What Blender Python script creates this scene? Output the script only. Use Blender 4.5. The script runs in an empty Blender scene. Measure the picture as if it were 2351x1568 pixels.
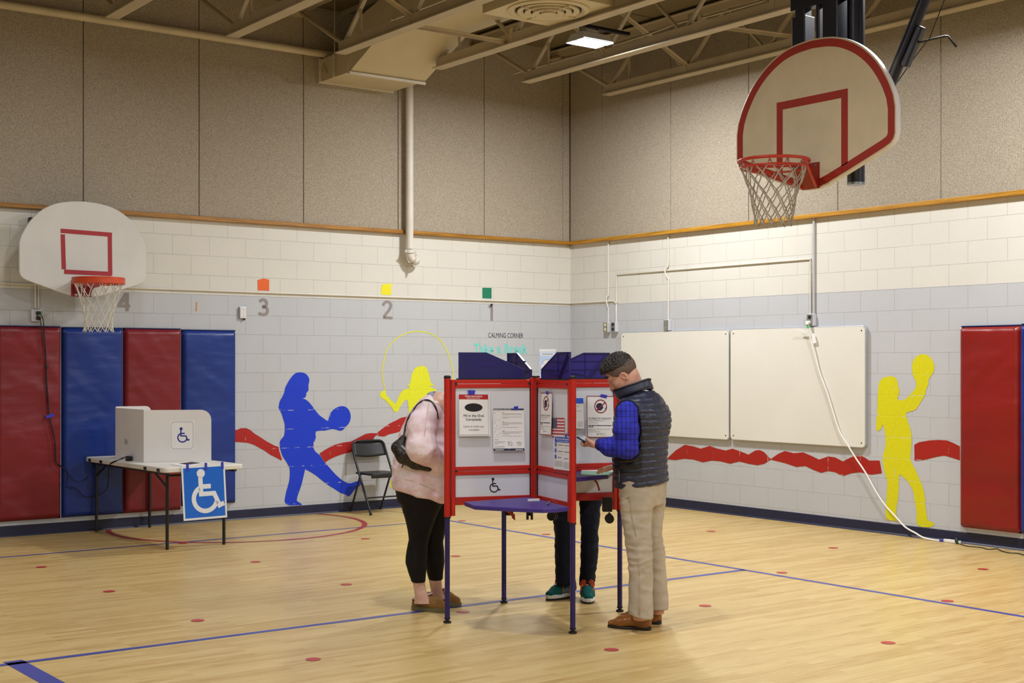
# a school gym set up for voting
LAMP = {(0, 0): 205, (0, 1): 190, (1, 0): 40, (1, 1): 140, (2, 0): 60, (2, 1): 75, (2, 2): 120}
EXPO = -0.15
import bpy, bmesh, math, random
import numpy as np
from mathutils import Vector, Matrix, noise as mnoise
random.seed(7); np.random.seed(7)
C = bpy.context.scene.collection
PI = math.pi
# ------------------------------------------------------------------ camera calibration
FPX, CX, CY, H = 3096.0, 1175.5, 834.0, 1.652
_n = math.hypot(4154.5, FPX)
RX = (4154.5/_n, -FPX/_n)          # camera right in world xy
FX = (FPX/_n, 4154.5/_n)           # camera forward in world xy
_Yc = FPX*H/(1135.7-CY); _Xc = (1309.5-CX)/FPX*_Yc
CAM = Vector((-(RX[0]*_Xc+FX[0]*_Yc), -(RX[1]*_Xc+FX[1]*_Yc), H))
def ray(u, v):
    m = (u-CX)/FPX
    return Vector((FX[0]+RX[0]*m, FX[1]+RX[1]*m, -(v-CY)/FPX))
def _pl(u, v, ax, val):
    r = ray(u, v); t = (val-CAM[ax])/r[ax]
    return CAM + r*t
def A(u, v, off=0.0): return _pl(u, v, 1, -off)      # on the wall with the numbers (plane y = 0)
def B(u, v, off=0.0): return _pl(u, v, 0, -off)      # on the wall with the whiteboards (plane x = 0)
def G(u, v, z=0.0): return _pl(u, v, 2, z)           # on a level plane
def D(u, v, d): return CAM + ray(u, v)*d             # at a depth
def PL(u, v, p0, n):
    r = ray(u, v); return CAM + r*((p0-CAM).dot(n)/r.dot(n))
def W(p):                                            # depth frame (right, forward, z) -> world
    return Vector((CAM.x+RX[0]*p[0]+FX[0]*p[1], CAM.y+RX[1]*p[0]+FX[1]*p[1], p[2]))
def K(u, v, Y): return np.array(((u-CX)/FPX*Y, Y, H-(v-CY)/FPX*Y))
# ------------------------------------------------------------------ materials
def lin(h):
    h = h.lstrip('#'); c = [int(h[i:i+2], 16)/255 for i in (0, 2, 4)]
    return tuple((x/12.92 if x <= .04045 else ((x+.055)/1.055)**2.4) for x in c)+(1.0,)
MATS = {}
class NT:
    def __init__(s, name):
        s.m = bpy.data.materials.new(name); s.m.use_nodes = True
        s.t = s.m.node_tree; s.b = s.t.nodes['Principled BSDF']
    def n(s, typ, **kw):
        nd = s.t.nodes.new('ShaderNode'+typ)
        for k, v in kw.items():
            if k.startswith('_'): setattr(nd, k[1:], v)
            else: nd.inputs[k.replace('__', ' ')].default_value = v
        return nd
    def l(s, a, b): s.t.links.new(a, b)
    def coord(s): return s.n('TexCoord').outputs['Object']
    def mapping(s, src, scale=(1, 1, 1), rot=(0, 0, 0), loc=(0, 0, 0)):
        m = s.n('Mapping'); m.inputs['Scale'].default_value = scale; m.inputs['Rotation'].default_value = rot; m.inputs['Location'].default_value = loc
        s.l(src, m.inputs['Vector']); return m.outputs['Vector']
    def noise(s, vec, scale, detail=3, rough=.55):
        n = s.n('TexNoise'); n.inputs['Scale'].default_value = scale; n.inputs['Detail'].default_value = detail; n.inputs['Roughness'].default_value = rough
        if vec is not None: s.l(vec, n.inputs['Vector'])
        return n.outputs['Fac']
    def ramp(s, fac, stops):
        r = s.n('ValToRGB'); e = r.color_ramp.elements
        while len(e) < len(stops): e.new(.5)
        for i, (p, c) in enumerate(stops): e[i].position = p; e[i].color = lin(c) if isinstance(c, str) else c
        s.l(fac, r.inputs['Fac']); return r.outputs['Color']
    def mix(s, fac, a, b, mode='MIX'):
        m = s.n('Mix', _data_type='RGBA', _blend_type=mode)
        for sock, val in ((m.inputs[0], fac), (m.inputs[6], a), (m.inputs[7], b)):
            if isinstance(val, (int, float)): sock.default_value = val
            elif isinstance(val, str): sock.default_value = lin(val)
            elif isinstance(val, tuple): sock.default_value = val
            else: s.l(val, sock)
        return m.outputs[2]
    def math(s, op, a, b=None):
        m = s.n('Math', _operation=op)
        for i, val in enumerate((a, b)):
            if val is None: continue
            if isinstance(val, (int, float)): m.inputs[i].default_value = val
            else: s.l(val, m.inputs[i])
        return m.outputs[0]
    def bump(s, h, strength=.3, dist=.01, prev=None):
        b = s.n('Bump'); b.inputs['Strength'].default_value = strength; b.inputs['Distance'].default_value = dist
        s.l(h, b.inputs['Height'])
        if prev is not None: s.l(prev, b.inputs['Normal'])
        return b.outputs['Normal']
    def out(s, col=None, rough=None, nrm=None, metal=None, spec=None):
        b = s.b
        if col is not None:
            if isinstance(col, (str, tuple)): b.inputs['Base Color'].default_value = lin(col) if isinstance(col, str) else col
            else: s.l(col, b.inputs['Base Color'])
        if rough is not None:
            if isinstance(rough, (int, float)): b.inputs['Roughness'].default_value = rough
            else: s.l(rough, b.inputs['Roughness'])
        if nrm is not None: s.l(nrm, b.inputs['Normal'])
        if metal is not None: b.inputs['Metallic'].default_value = metal
        if spec is not None: b.inputs['Specular IOR Level'].default_value = spec
        MATS[s.m.name] = s.m
        return s.m
def pm(name, col, rough=.5, var=.06, vs=6.0, bump=0.0, bs=60.0, metal=0.0, spec=.5):
    """painted / plastic / metal surface: slight blotchy tone and optional fine grain relief"""
    k = NT(name); v = k.coord()
    c = lin(col)
    if var:
        dk = tuple(x*(1-var) for x in c[:3])+(1,); lt = tuple(min(1, x*(1+var)) for x in c[:3])+(1,)
        colr = k.ramp(k.noise(v, vs, 4), [(.3, dk), (.7, lt)])
    else: colr = col
    nrm = k.bump(k.noise(v, bs, 3), bump, .004) if bump else None
    return k.out(colr, rough, nrm, metal, spec)
def masonry(name, axis, pale, grey, z0, x0, split=2.37, gl=.45):
    k = NT(name); v = k.coord(); sx = k.n('SeparateXYZ'); k.l(v, sx.inputs[0])
    cb = k.n('CombineXYZ'); k.l(sx.outputs[axis], cb.inputs[0]); k.l(sx.outputs[2], cb.inputs[1])
    mp = k.mapping(cb.outputs[0], loc=(-x0, -z0, 0))
    br = k.n('TexBrick'); br.offset = .5; br.squash = 1
    for a, b in (('Scale', 1.0), ('Mortar Size', .0028), ('Mortar Smooth', .35), ('Brick Width', .4064), ('Row Height', .2032)): br.inputs[a].default_value = b
    k.l(mp, br.inputs['Vector']); mort = br.outputs['Fac']
    if split is None: base = pale
    else:
        up = k.math('GREATER_THAN', sx.outputs[2], split)
        base = k.mix(up, grey, pale)
    dirt = k.noise(v, 1.7, 5, .6)
    base = k.mix(k.math('MULTIPLY', dirt, .16), base, '#8f8a7c')
    speck = k.noise(v, 55, 2); base = k.mix(k.math('MULTIPLY', speck, .10), base, '#77767a')
    thin = k.noise(v, 2.3, 2)
    mm = k.math('MULTIPLY', mort, k.math('ADD', k.math('MULTIPLY', thin, .6), .03))
    col = k.mix(mm, base, '#7d7b76')
    nb = k.bump(k.noise(v, 95, 4, .65), .22, .004)
    inv = k.math('SUBTRACT', 1.0, mort)
    nb = k.bump(inv, .55, .006, nb)
    return k.out(col, gl, nb, 0, .4)
def tectum(name, a, b, c):
    k = NT(name); v = k.coord()
    n1 = k.noise(k.mapping(v, (1, 1, 1)), 95, 5, .75); n2 = k.noise(v, 2.2, 4, .6)
    vor = k.n('TexVoronoi'); vor.inputs['Scale'].default_value = 130; k.l(v, vor.inputs['Vector'])
    col = k.ramp(n1, [(.30, a), (.5, b), (.66, c)])
    col = k.mix(k.math('MULTIPLY', n2, .35), col, b)
    return k.out(col, .95, k.bump(n1, .9, .012), 0, .15)
# ------------------------------------------------------------------ meshes
def V3(p): return Vector((float(p[0]), float(p[1]), float(p[2])))
class MB:
    def __init__(s): s.v = []; s.f = []; s.m = []
    def add(s, vs, fs, mi=0):
        o = len(s.v); s.v += [V3(p) for p in vs]
        for f in fs: s.f.append([o+i for i in f]); s.m.append(mi)
        return s
    def box(s, a, b, mi=0):
        x0, y0, z0 = a; x1, y1, z1 = b
        return s.add([(x0,y0,z0),(x1,y0,z0),(x1,y1,z0),(x0,y1,z0),(x0,y0,z1),(x1,y0,z1),(x1,y1,z1),(x0,y1,z1)],
                     [(0,3,2,1),(4,5,6,7),(0,1,5,4),(1,2,6,5),(2,3,7,6),(3,0,4,7)], mi)
    def obox(s, c, ax, ay, az, mi=0):
        c, ax, ay, az = V3(c), V3(ax), V3(ay), V3(az)
        vs = [c+ax*i+ay*j+az*k for k in (-1, 1) for i, j in ((-1,-1),(1,-1),(1,1),(-1,1))]
        return s.add(vs, [(0,3,2,1),(4,5,6,7),(0,1,5,4),(1,2,6,5),(2,3,7,6),(3,0,4,7)], mi)
    def bar(s, p, q, w, h, mi=0, up=(0, 0, 1)):
        p, q = V3(p), V3(q); d = (q-p); L = d.length; d /= L; up = V3(up)
        if abs(d.dot(up)) > .98: up = Vector((1, 0, 0))
        sd = d.cross(up).normalized(); u2 = sd.cross(d)
        return s.obox((p+q)/2, d*(L/2), sd*(w/2), u2*(h/2), mi)
    def prism(s, loop, off, mi=0, ms=None):
        n = len(loop); off = V3(off); a = [V3(p) for p in loop]; b = [p+off for p in a]
        s.add(a+b, [tuple(range(n)), tuple(range(2*n-1, n-1, -1))], mi)
        o = len(s.v)-2*n
        for i in range(n):
            j = (i+1) % n; s.f.append([o+i, o+j, o+n+j, o+n+i]); s.m.append(mi if ms is None else ms)
        return s
    def ring(s, outer, inner, off, mi=0):
        n = len(outer); off = V3(off); o = [V3(p) for p in outer]; i_ = [V3(p) for p in inner]
        fs = []
        for i in range(n):
            j = (i+1) % n
            fs += [(i, j, n+j, n+i), (2*n+j, 2*n+i, 3*n+i, 3*n+j), (i, 2*n+i, 2*n+j, j), (n+j, 3*n+j, 3*n+i, n+i)]
        return s.add(o+i_+[p+off for p in o]+[p+off for p in i_], fs, mi)
    def face(s, loop, mi=0): return s.add(loop, [tuple(range(len(loop)))], mi)
    def tube(s, pts, r, n=8, mi=0, closed=False, cap=True):
        P = [V3(p) for p in pts]; m = len(P); rr = r if isinstance(r, (list, tuple)) else [r]*m
        vs = []; prev = None
        for i, p in enumerate(P):
            if closed: t = (P[(i+1) % m]-P[i-1])
            else: t = (P[min(i+1, m-1)]-P[max(i-1, 0)])
            t.normalize()
            if prev is None:
                a = Vector((0, 0, 1)) if abs(t.z) < .9 else Vector((1, 0, 0)); x = t.cross(a).normalized()
            else: x = (prev-t*prev.dot(t)).normalized()
            prev = x; y = t.cross(x)
            for k in range(n):
                a = 2*PI*k/n; vs.append(p+(x*math.cos(a)+y*math.sin(a))*rr[i])
        fs = []
        for i in range(m if closed else m-1):
            j = (i+1) % m
            for k in range(n):
                l = (k+1) % n; fs.append((i*n+k, i*n+l, j*n+l, j*n+k))
        if cap and not closed: fs += [tuple(range(n-1, -1, -1)), tuple((m-1)*n+k for k in range(n))]
        return s.add(vs, fs, mi)
    def cyl(s, p, q, r, n=16, mi=0, r2=None): return s.tube([p, q], [r, r if r2 is None else r2], n, mi)
    def ball(s, c, r, n=12, mi=0):
        c = V3(c); rx, ry, rz = r if isinstance(r, (list, tuple)) else (r, r, r); m = n//2; vs = []; fs = []
        for i in range(m+1):
            t = PI*i/m
            for k in range(n):
                a = 2*PI*k/n; vs.append(c+Vector((rx*math.sin(t)*math.cos(a), ry*math.sin(t)*math.sin(a), rz*math.cos(t))))
        for i in range(m):
            for k in range(n):
                l = (k+1) % n; fs.append((i*n+k, (i+1)*n+k, (i+1)*n+l, i*n+l))
        return s.add(vs, fs, mi)
    def lathe(s, c, prof, n=24, mi=0, ax=(0, 0, 1)):
        c = V3(c); ax = V3(ax).normalized(); a = Vector((1, 0, 0)) if abs(ax.x) < .9 else Vector((0, 1, 0))
        x = ax.cross(a).normalized(); y = ax.cross(x); vs = []; fs = []
        for r, h in prof:
            for k in range(n):
                t = 2*PI*k/n; vs.append(c+ax*h+(x*math.cos(t)+y*math.sin(t))*r)
        for i in range(len(prof)-1):
            for k in range(n):
                l = (k+1) % n; fs.append((i*n+k, i*n+l, (i+1)*n+l, (i+1)*n+k))
        return s.add(vs, fs, mi)
    def text(s, body, o, xd, yd, size, mi=0, bold=0.0, align='CENTER', sx=1.0, space=1.0, off=None):
        cu = bpy.data.curves.new('lettering', 'FONT'); cu.body = body; cu.size = size; cu.align_x = align; cu.resolution_u = 3
        cu.offset = bold; cu.space_character = space
        ob = bpy.data.objects.new('lettering', cu); C.objects.link(ob)
        dg = bpy.context.evaluated_depsgraph_get(); me = ob.evaluated_get(dg).to_mesh()
        o, xd, yd = V3(o), V3(xd), V3(yd)
        s.add([o+xd*(v.co.x*sx)+yd*v.co.y for v in me.vertices], [tuple(p.vertices) for p in me.polygons], mi)
        ob.evaluated_get(dg).to_mesh_clear(); bpy.data.objects.remove(ob); bpy.data.curves.remove(cu)
        return s
    def build(s, name, mats, parent=None, smooth=None, bevel=0.0, seg=2, fixn=True, sub=0, flat_center=True):
        base = origin_of(parent) if parent else None
        if base is None:
            base = Vector((0, 0, 0))
        me = bpy.data.meshes.new(name); me.from_pydata([p-base for p in s.v], [], s.f)
        for m in (mats if isinstance(mats, (list, tuple)) else [mats]): me.materials.append(m)
        me.polygons.foreach_set('material_index', s.m)
        if fixn:
            bm = bmesh.new(); bm.from_mesh(me); bmesh.ops.recalc_face_normals(bm, faces=bm.faces); bm.to_mesh(me); bm.free()
        if smooth is not None:
            me.polygons.foreach_set('use_smooth', [True]*len(me.polygons)); me.set_sharp_from_angle(angle=math.radians(smooth))
        me.update()
        o = bpy.data.objects.new(name, me); C.objects.link(o)
        if parent: o.parent = parent
        if bevel:
            b = o.modifiers.new('edge', 'BEVEL'); b.width = bevel; b.segments = seg; b.limit_method = 'ANGLE'; b.angle_limit = math.radians(40); b.harden_normals = False
        return o
def origin_of(o):
    p = Vector((0, 0, 0))
    while o is not None: p = p+o.location; o = o.parent
    return p
def thing(name, label, cat, loc=(0, 0, 0), group=None):
    o = bpy.data.objects.new(name, None); C.objects.link(o); o.location = V3(loc); o.empty_display_size = .1
    return tag(o, label, cat, group)
def tag(o, label, cat, group=None):
    o['label'] = label; o['category'] = cat
    if group: o['group'] = group
    return o
def struct(o): o['kind'] = 'structure'; return o
def lab(o, label): o['label'] = label; return o
def copy_tree(o, parent=None):
    c = o.copy(); C.objects.link(c)
    if parent: c.parent = parent
    for ch in list(o.children): copy_tree(ch, c)
    return c
def circ(c, xd, yd, r, n=32, r2=None, a0=0, a1=2*PI):
    c, xd, yd = V3(c), V3(xd), V3(yd); r2 = r if r2 is None else r2
    return [c+xd*(r*math.cos(a0+(a1-a0)*i/n))+yd*(r2*math.sin(a0+(a1-a0)*i/n)) for i in range(n)]
def smoothpts(pts, k=6, closed=False):
    """Catmull-Rom through the points"""
    P = [V3(p) for p in pts]; n = len(P); out = []
    for i in range(n if closed else n-1):
        if closed: a, b, c, d = P[i-1], P[i], P[(i+1) % n], P[(i+2) % n]
        else: a, b, c, d = P[max(i-1, 0)], P[i], P[i+1], P[min(i+2, n-1)]
        for j in range(k):
            t = j/k; out.append(.5*((2*b)+(c-a)*t+(2*a-5*b+4*c-d)*t*t+(-a+3*b-3*c+d)*t**3))
    if not closed: out.append(P[-1])
    return out
# ------------------------------------------------------------------ palette
M_wallA = masonry('painted_block_numbers_wall', 0, '#dbd9d0', '#bfc3c9', .127, .03)
M_wallB = masonry('painted_block_whiteboard_wall', 1, '#dcdad2', '#c1c4ca', .127, .14)
M_plain = masonry('painted_block_plain', 0, '#9d968a', '#8f8d8c', .127, .0)
M_tect = tectum('wood_fibre_panel', '#7d7263', '#b3a896', '#d2c9ba')
M_tectc = tectum('wood_fibre_deck', '#5f543d', '#85785b', '#a09273')
M_seam = pm('panel_seam_dark', '#4c443a', .9, 0)
M_cream = pm('cream_steel_paint', '#b3a78f', .6, .08, 3)
M_pipe = pm('cream_pipe_paint', '#c9bda3', .5, .08, 4)
M_pipew = pm('white_pipe_paint', '#d3cec4', .5, .06, 4)
M_duct = pm('cream_duct_paint', '#c6ba9a', .6, .06, 2.5)
M_ductdark = pm('dark_duct_inside', '#1d1a15', .8, 0)
def floor_mat():
    k = NT('maple_gym_floor'); v = k.coord()
    br = k.n('TexBrick'); br.offset = .37; br.offset_frequency = 2; br.squash = 1
    for a, b in (('Scale', 1.0), ('Mortar Size', .0), ('Brick Width', .78), ('Row Height', .057), ('Bias', 0.0)): br.inputs[a].default_value = b
    br.inputs['Color1'].default_value = (0, 0, 0, 1); br.inputs['Color2'].default_value = (1, 1, 1, 1)
    k.l(v, br.inputs['Vector'])
    bw = k.n('RGBToBW'); k.l(br.outputs['Color'], bw.inputs[0])
    grain = k.noise(k.mapping(v, (1.1, 26, 1)), 3.2, 6, .62)
    grain2 = k.noise(k.mapping(v, (3.0, 90, 1)), 3.0, 3, .6)
    f = k.math('ADD', k.math('MULTIPLY', bw.outputs[0], .15), k.math('ADD', k.math('MULTIPLY', grain, .74), k.math('MULTIPLY', grain2, .18)))
    col = k.ramp(f, [(.30, '#98793f'), (.44, '#b8995d'), (.56, '#c8ae73'), (.74, '#d6be86')])
    broad = k.noise(k.mapping(v, (.5, .7, 1)), 1.0, 3)
    col = k.mix(k.math('MULTIPLY', broad, .22), col, '#b78f52')
    rough = k.math('ADD', k.math('MULTIPLY', grain, .14), .30)
    return k.out(col, rough, k.bump(grain, .03, .002), 0, .5)
M_floor = floor_mat()
M_lineblue = pm('blue_floor_paint', '#3d4796', .38, .12, 2)
M_linered = pm('red_floor_paint', '#a03038', .38, .12, 2)
M_dotred = pm('red_dot_paint', '#b02f33', .38, .08, 5)
def wood(name, a, b, c, sc=(1, 30, 30), rough=.4):
    k = NT(name); v = k.coord(); g = k.noise(k.mapping(v, sc), 2.5, 5, .6)
    return k.out(k.ramp(g, [(.3, a), (.5, b), (.7, c)]), rough, k.bump(g, .05, .002))
M_oakA = wood('oak_trim', '#7d5312', '#9c6b1c', '#b5822f', (1.2, 30, 30))
M_oakB = wood('oak_trim_side', '#8a5d10', '#b07c1c', '#c59433', (30, 1.2, 30))
M_base = pm('navy_rubber_base', '#161b3a', .45, .15, 5)
def vinyl(name, col, dark, axis):
    k = NT(name); v = k.coord()
    mp = k.mapping(v, (.9, .9, 2.6), (0.0, .25 if axis == 0 else 0, 0))
    w = k.noise(mp, 1.2, 2, .4); w2 = k.noise(k.mapping(v, (2.2, 2.2, 5.0), (0, -.3, 0)), 2.6, 2, .4); g = k.noise(v, 260, 2)
    b = k.bump(w, .8, .05); b = k.bump(w2, .35, .012, b); b = k.bump(g, .12, .001, b)
    return k.out(k.ramp(w, [(.3, dark), (.7, col)]), .36, b, 0, .5)
M_vredA = vinyl('red_vinyl_pad', '#7d1420', '#70101a', 0); M_vblueA = vinyl('blue_vinyl_pad', '#0a3186', '#082a74', 0)
M_vredB = vinyl('red_vinyl_pad_side', '#8a140e', '#7c110c', 1); M_vblueB = vinyl('blue_vinyl_pad_side', '#0d2f8c', '#0a2878', 1)
M_pipingblue = pm('dark_blue_piping', '#0a1c55', .5, 0); M_padback = pm('plywood_backing', '#8d867a', .8, .1)
def mural(name, col, axis):
    k = NT(name); v = k.coord(); sx = k.n('SeparateXYZ'); k.l(v, sx.inputs[0])
    cb = k.n('CombineXYZ'); k.l(sx.outputs[axis], cb.inputs[0]); k.l(sx.outputs[2], cb.inputs[1])
    br = k.n('TexBrick'); br.offset = .5
    for a, b in (('Scale', 1.0), ('Mortar Size', .0034), ('Mortar Smooth', .3), ('Brick Width', .4064), ('Row Height', .2032)): br.inputs[a].default_value = b
    k.l(k.mapping(cb.outputs[0], loc=(-(.03 if axis == 0 else .14), -.127, 0)), br.inputs['Vector'])
    wear = k.ramp(k.noise(v, 7, 3, .7), [(.52, (0, 0, 0, 1)), (.60, (1, 1, 1, 1))])
    c0 = k.mix(k.math('MULTIPLY', k.noise(v, 30, 3), .18), col, '#303030')
    c = k.mix(k.math('MULTIPLY', br.outputs['Fac'], wear), c0, '#c9c7c9')
    nb = k.bump(k.noise(v, 95, 4, .65), .2, .004)
    nb = k.bump(k.math('SUBTRACT', 1.0, br.outputs['Fac']), .5, .006, nb)
    return k.out(c, .5, nb, 0, .35)
M_mblue = mural('blue_mural_paint', '#0d3ad2', 0); M_myelA = mural('yellow_mural_paint', '#e6ea2a', 0); M_mredA = mural('red_mural_paint', '#b01f1d', 0)
M_myelB = mural('yellow_mural_paint_side', '#dcd70c', 1); M_mredB = mural('red_mural_paint_side', '#a81d12', 1)
M_numgrey = pm('taupe_number_paint', '#8d8584', .6, .08); M_orange = pm('orange_paper', '#e2662a', .7, .05); M_yellowp = pm('yellow_paper', '#e4dc1e', .7, .05)
M_greenp = pm('green_paper', '#0d7a5a', .7, .05); M_orangetape = pm('orange_tape', '#c98a1c', .6, .05); M_yelline = pm('pale_yellow_paint', '#d3da5e', .6, .1)
M_navyletter = pm('navy_lettering', '#20263f', .6, 0); M_teal = pm('turquoise_lettering', '#72d2cc', .6, .05)
M_white = pm('white_plastic', '#dedcd8', .45, .03); M_whiteg = pm('white_gloss_panel', '#d9d9dc', .3, .02)
M_bbL = pm('white_backboard', '#cdccc8', .4, .05, 3); M_bbR = pm('cream_backboard', '#cfc2a4', .45, .06, 5, .1, 25)
M_bbEdge = pm('white_backboard_edge', '#d9d8dc', .4, .05)
M_bred = pm('backboard_red_paint', '#9a2512', .45, .06); M_tapered = pm('dark_red_tape', '#a0202b', .5, .06)
M_rimo = pm('orange_rim_paint', '#c8441a', .38, .08, 20); M_rimr = pm('red_rim_paint', '#b02a1a', .4, .08, 20); M_rimd = pm('dark_red_bracket', '#8c1f14', .42, .08)
M_net = pm('white_net_cord', '#cfcabd', .8, .1, 30); M_netg = pm('grey_net_cord', '#a39a8c', .8, .15, 30)
M_black = pm('black_steel', '#0d0d12', .4, .1); M_navyst = pm('navy_black_steel', '#0b0f22', .35, .1); M_steel = pm('galvanised_steel', '#8a8f94', .35, .08, 20, metal=.8)
M_zinc = pm('zinc_bolt', '#c2c6cc', .3, 0, metal=.9); M_dkrubber = pm('black_rubber', '#0a0a0b', .6, 0)
M_cordb = pm('black_cord', '#08080a', .5, 0); M_cordw = pm('white_cord', '#e4e3df', .45, .02); M_greenpl = pm('green_plug_band', '#2fbf57', .5, 0)
M_tape = pm('blue_painters_tape', '#2a2fae', .6, .05); M_tapeb = pm('bright_blue_label', '#2457cf', .6, 0)
M_wb = pm('whiteboard_enamel', '#dfddd4', .28, .02, 2); M_alu = pm('aluminium_edge', '#b4b7bb', .4, .05, metal=.5)
M_plate = pm('steel_wall_plate', '#8b8a84', .4, .08, metal=.4); M_box = pm('painted_outlet_box', '#c9cbd4', .5, .03); M_ivory = pm('ivory_socket', '#d8cf9c', .4, 0)
M_conduit = pm('painted_conduit', '#d9d5c9', .5, .04); M_conduitg = pm('grey_conduit', '#b6b7ba', .5, .04)
M_tabletop = pm('white_table_plastic', '#d7d4cc', .5, .03, 3, .06, 120); M_tleg = pm('dark_table_leg', '#141416', .4, .1)
M_corr = pm('white_corrugated_plastic', '#dedcda', .45, .02); M_paper = pm('white_paper', '#e6e4e2', .8, .015); M_ink = pm('black_ink', '#0c0c10', .7, 0)
M_bluesign = pm('blue_sign_gloss', '#0a62cc', .18, .05, 3); M_blueink = pm('navy_blue_ink', '#1a1f8a', .6, 0); M_signwhite = pm('sign_white', '#dde2e8', .22, 0)
M_greyink = pm('grey_print', '#a3a3aa', .8, 0); M_midink = pm('mid_grey_print', '#6d6d78', .8, 0); M_redink = pm('red_print', '#b01820', .7, 0); M_navyink = pm('navy_print', '#1c2140', .7, 0)
M_crimson = pm('crimson_print', '#8e1b30', .7, 0); M_bprint = pm('blue_print', '#2a56c0', .7, 0); M_flagred = pm('flag_red', '#c02a44', .7, 0); M_flagblue = pm('flag_blue', '#23275e', .7, 0)
M_booth = pm('red_booth_frame', '#ba1c10', .38, .05, 4); M_boothd = pm('red_booth_rail', '#a5160d', .42, .05, 4); M_panel = pm('white_booth_panel', '#d3d5dd', .35, .015)
M_purple = pm('purple_shelf', '#3b2a80', .42, .08, 8, .06, 150); M_purpled = pm('deep_purple_plastic', '#1e1a5c', .35, .1, 10); M_purpleleg = pm('purple_leg', '#221a5e', .35, .08)
M_purplei = pm('purple_inner_plastic', '#2a2078', .38, .12, 8); M_gcard = pm('green_card', '#8fc0a6', .6, .04)
M_chair = pm('black_chair_steel', '#101216', .34, .1); M_chairv = pm('black_chair_seat', '#14161b', .42, .08)
M_posterb = pm('pale_blue_poster', '#b9cdee', .5, .06); M_dial = pm('dial_white', '#dfe2e6', .5, 0)
def emit(name, col, e):
    k = NT(name); k.b.inputs['Emission Color'].default_value = lin(col); k.b.inputs['Emission Strength'].default_value = e
    return k.out(col, .4)
M_lamp = emit('lamp_diffuser', '#f4f7ff', 14.0)
M_lampbody = pm('white_lamp_body', '#c9cbcd', .4, .03)
# ------------------------------------------------------------------ the room
XL, YB, ZC = -15.0, -20.0, 5.55
fl = struct(MB().box((XL, YB, -.2), (0, 0, 0)).build('floor', M_floor))
def floor_strip(name, pts, w, m):
    mb = MB(); P = [V3(p) for p in pts]
    L, R_ = [], []
    for i, p in enumerate(P):
        t = (P[min(i+1, len(P)-1)]-P[max(i-1, 0)]).normalized(); s = Vector((-t.y, t.x, 0))*(w/2)
        L.append(p+s); R_.append(p-s)
    for i in range(len(P)-1): mb.face([R_[i], R_[i+1], L[i+1], L[i]])
    return mb.build(name, m, fl, fixn=False)
zl = .0012
floor_strip('court_line', [(-15, -1.36, zl), (-2.80, -1.36, zl)], .045, M_lineblue)
floor_strip('court_line', [(-15, -5.52, zl), (-2.79, -5.62, zl)], .055, M_lineblue)
floor_strip('court_line', [(-2.79, -1.34, zl), (-2.79, -20, zl)], .05, M_lineblue)
floor_strip('court_line', [(-8.47, -5.50, zl), (-8.41, -9, zl)], .105, M_lineblue)
floor_strip('court_line', [(-4.76+1.27*math.cos(math.radians(d)), -.52+1.27*math.sin(math.radians(d)), zl+.0006) for d in range(157, 386, 4)], .055, M_linered)
for x, y in [(-7.246,-2.113),(-5.726,-2.887),(-7.223,-3.587),(-5.694,-4.342),(-7.164,-5.01),(-7.113,-6.461),(-4.241,-2.154),(-2.698,-1.511),(-4.207,-3.609),(-2.677,-2.917),
             (-5.627,-5.778),(-5.614,-7.265),(-1.231,-3.7),(-1.206,-5.199),(-2.658,-5.9),(-1.228,-6.741),(-4.177,-6.578),(-2.696,-7.451),(-4.176,-8.095),(-5.75,-1.43)]:
    MB().face(circ((x, y, .0022), (1, 0, 0), (0, 1, 0), .043, 28)).build('floor_dot', M_dotred, fl, fixn=False)
wl = struct(MB().box((XL-.2, 0, 0), (.2, .2, 5.7)).build('wall_left', M_wallA))
wr = struct(MB().box((0, YB-.2, 0), (.2, 0, 5.7)).build('wall_right', M_wallB))
struct(MB().box((XL-.2, YB-.2, 0), (.2, YB, 5.7)).build('wall_back', M_plain))
struct(MB().box((XL-.2, YB, 0), (XL, 0, 5.7)).build('wall_side', M_plain))
ce = struct(MB().box((XL-.2, YB-.2, ZC), (.2, .2, ZC+.12)).build('ceiling', M_tectc))
for k in range(12):
    x = -.9-1.195*k
    MB().box((x-.02, YB, ZC-.035), (x+.02, 0, ZC-.0)).build('deck_tee', M_cream, ce)
for y in (-1.9, -3.1, -4.3, -5.5, -6.7): MB().box((XL, y-.006, ZC-.004), (0, y+.006, ZC-.001)).build('deck_seam', M_seam, ce)
MB().box((XL, -.006, 3.16), (0, -.001, ZC)).build('panel_backing', M_seam, wl)
MB().box((-.006, YB, 3.16), (-.001, 0, ZC)).build('panel_backing', M_seam, wr)
sA = [-.145-1.208*k for k in range(13)]
for a, b in zip([-.036]+sA, sA+[XL]):
    MB().box((b+.004, -.034, 3.168), (a-.004, -.004, ZC)).build('acoustic_panel', M_tect, wl, bevel=.004, seg=1)
sB = [-.645-1.21*k for k in range(17)]
for a, b in zip([-.036]+sB, sB+[YB]):
    MB().box((-.034, b+.004, 3.168), (-.004, a-.004, ZC)).build('acoustic_panel', M_tect, wr, bevel=.004, seg=1)
struct(MB().box((XL, -.062, 3.133), (0, 0, 3.176)).build('trim_1', M_oakA, bevel=.004))
struct(MB().box((-.062, YB, 3.133), (0, 0, 3.176)).build('trim_2', M_oakB, bevel=.004))
def base_prof(name, p0, p1, nrm):
    p0, p1, n = V3(p0), V3(p1), V3(nrm); z = Vector((0, 0, 1))
    loop = [p0, p0+n*.022, p0+n*.020+z*.006, p0+n*.008+z*.018, p0+n*.006+z*.100, p0+n*.003+z*.104, p0+z*.104]
    return struct(MB().prism(loop, p1-p0).build(name, M_base, smooth=30))
base_prof('baseboard_left', (XL, -.0005, 0), (-.0, -.0005, 0), (0, -1, 0))
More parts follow.
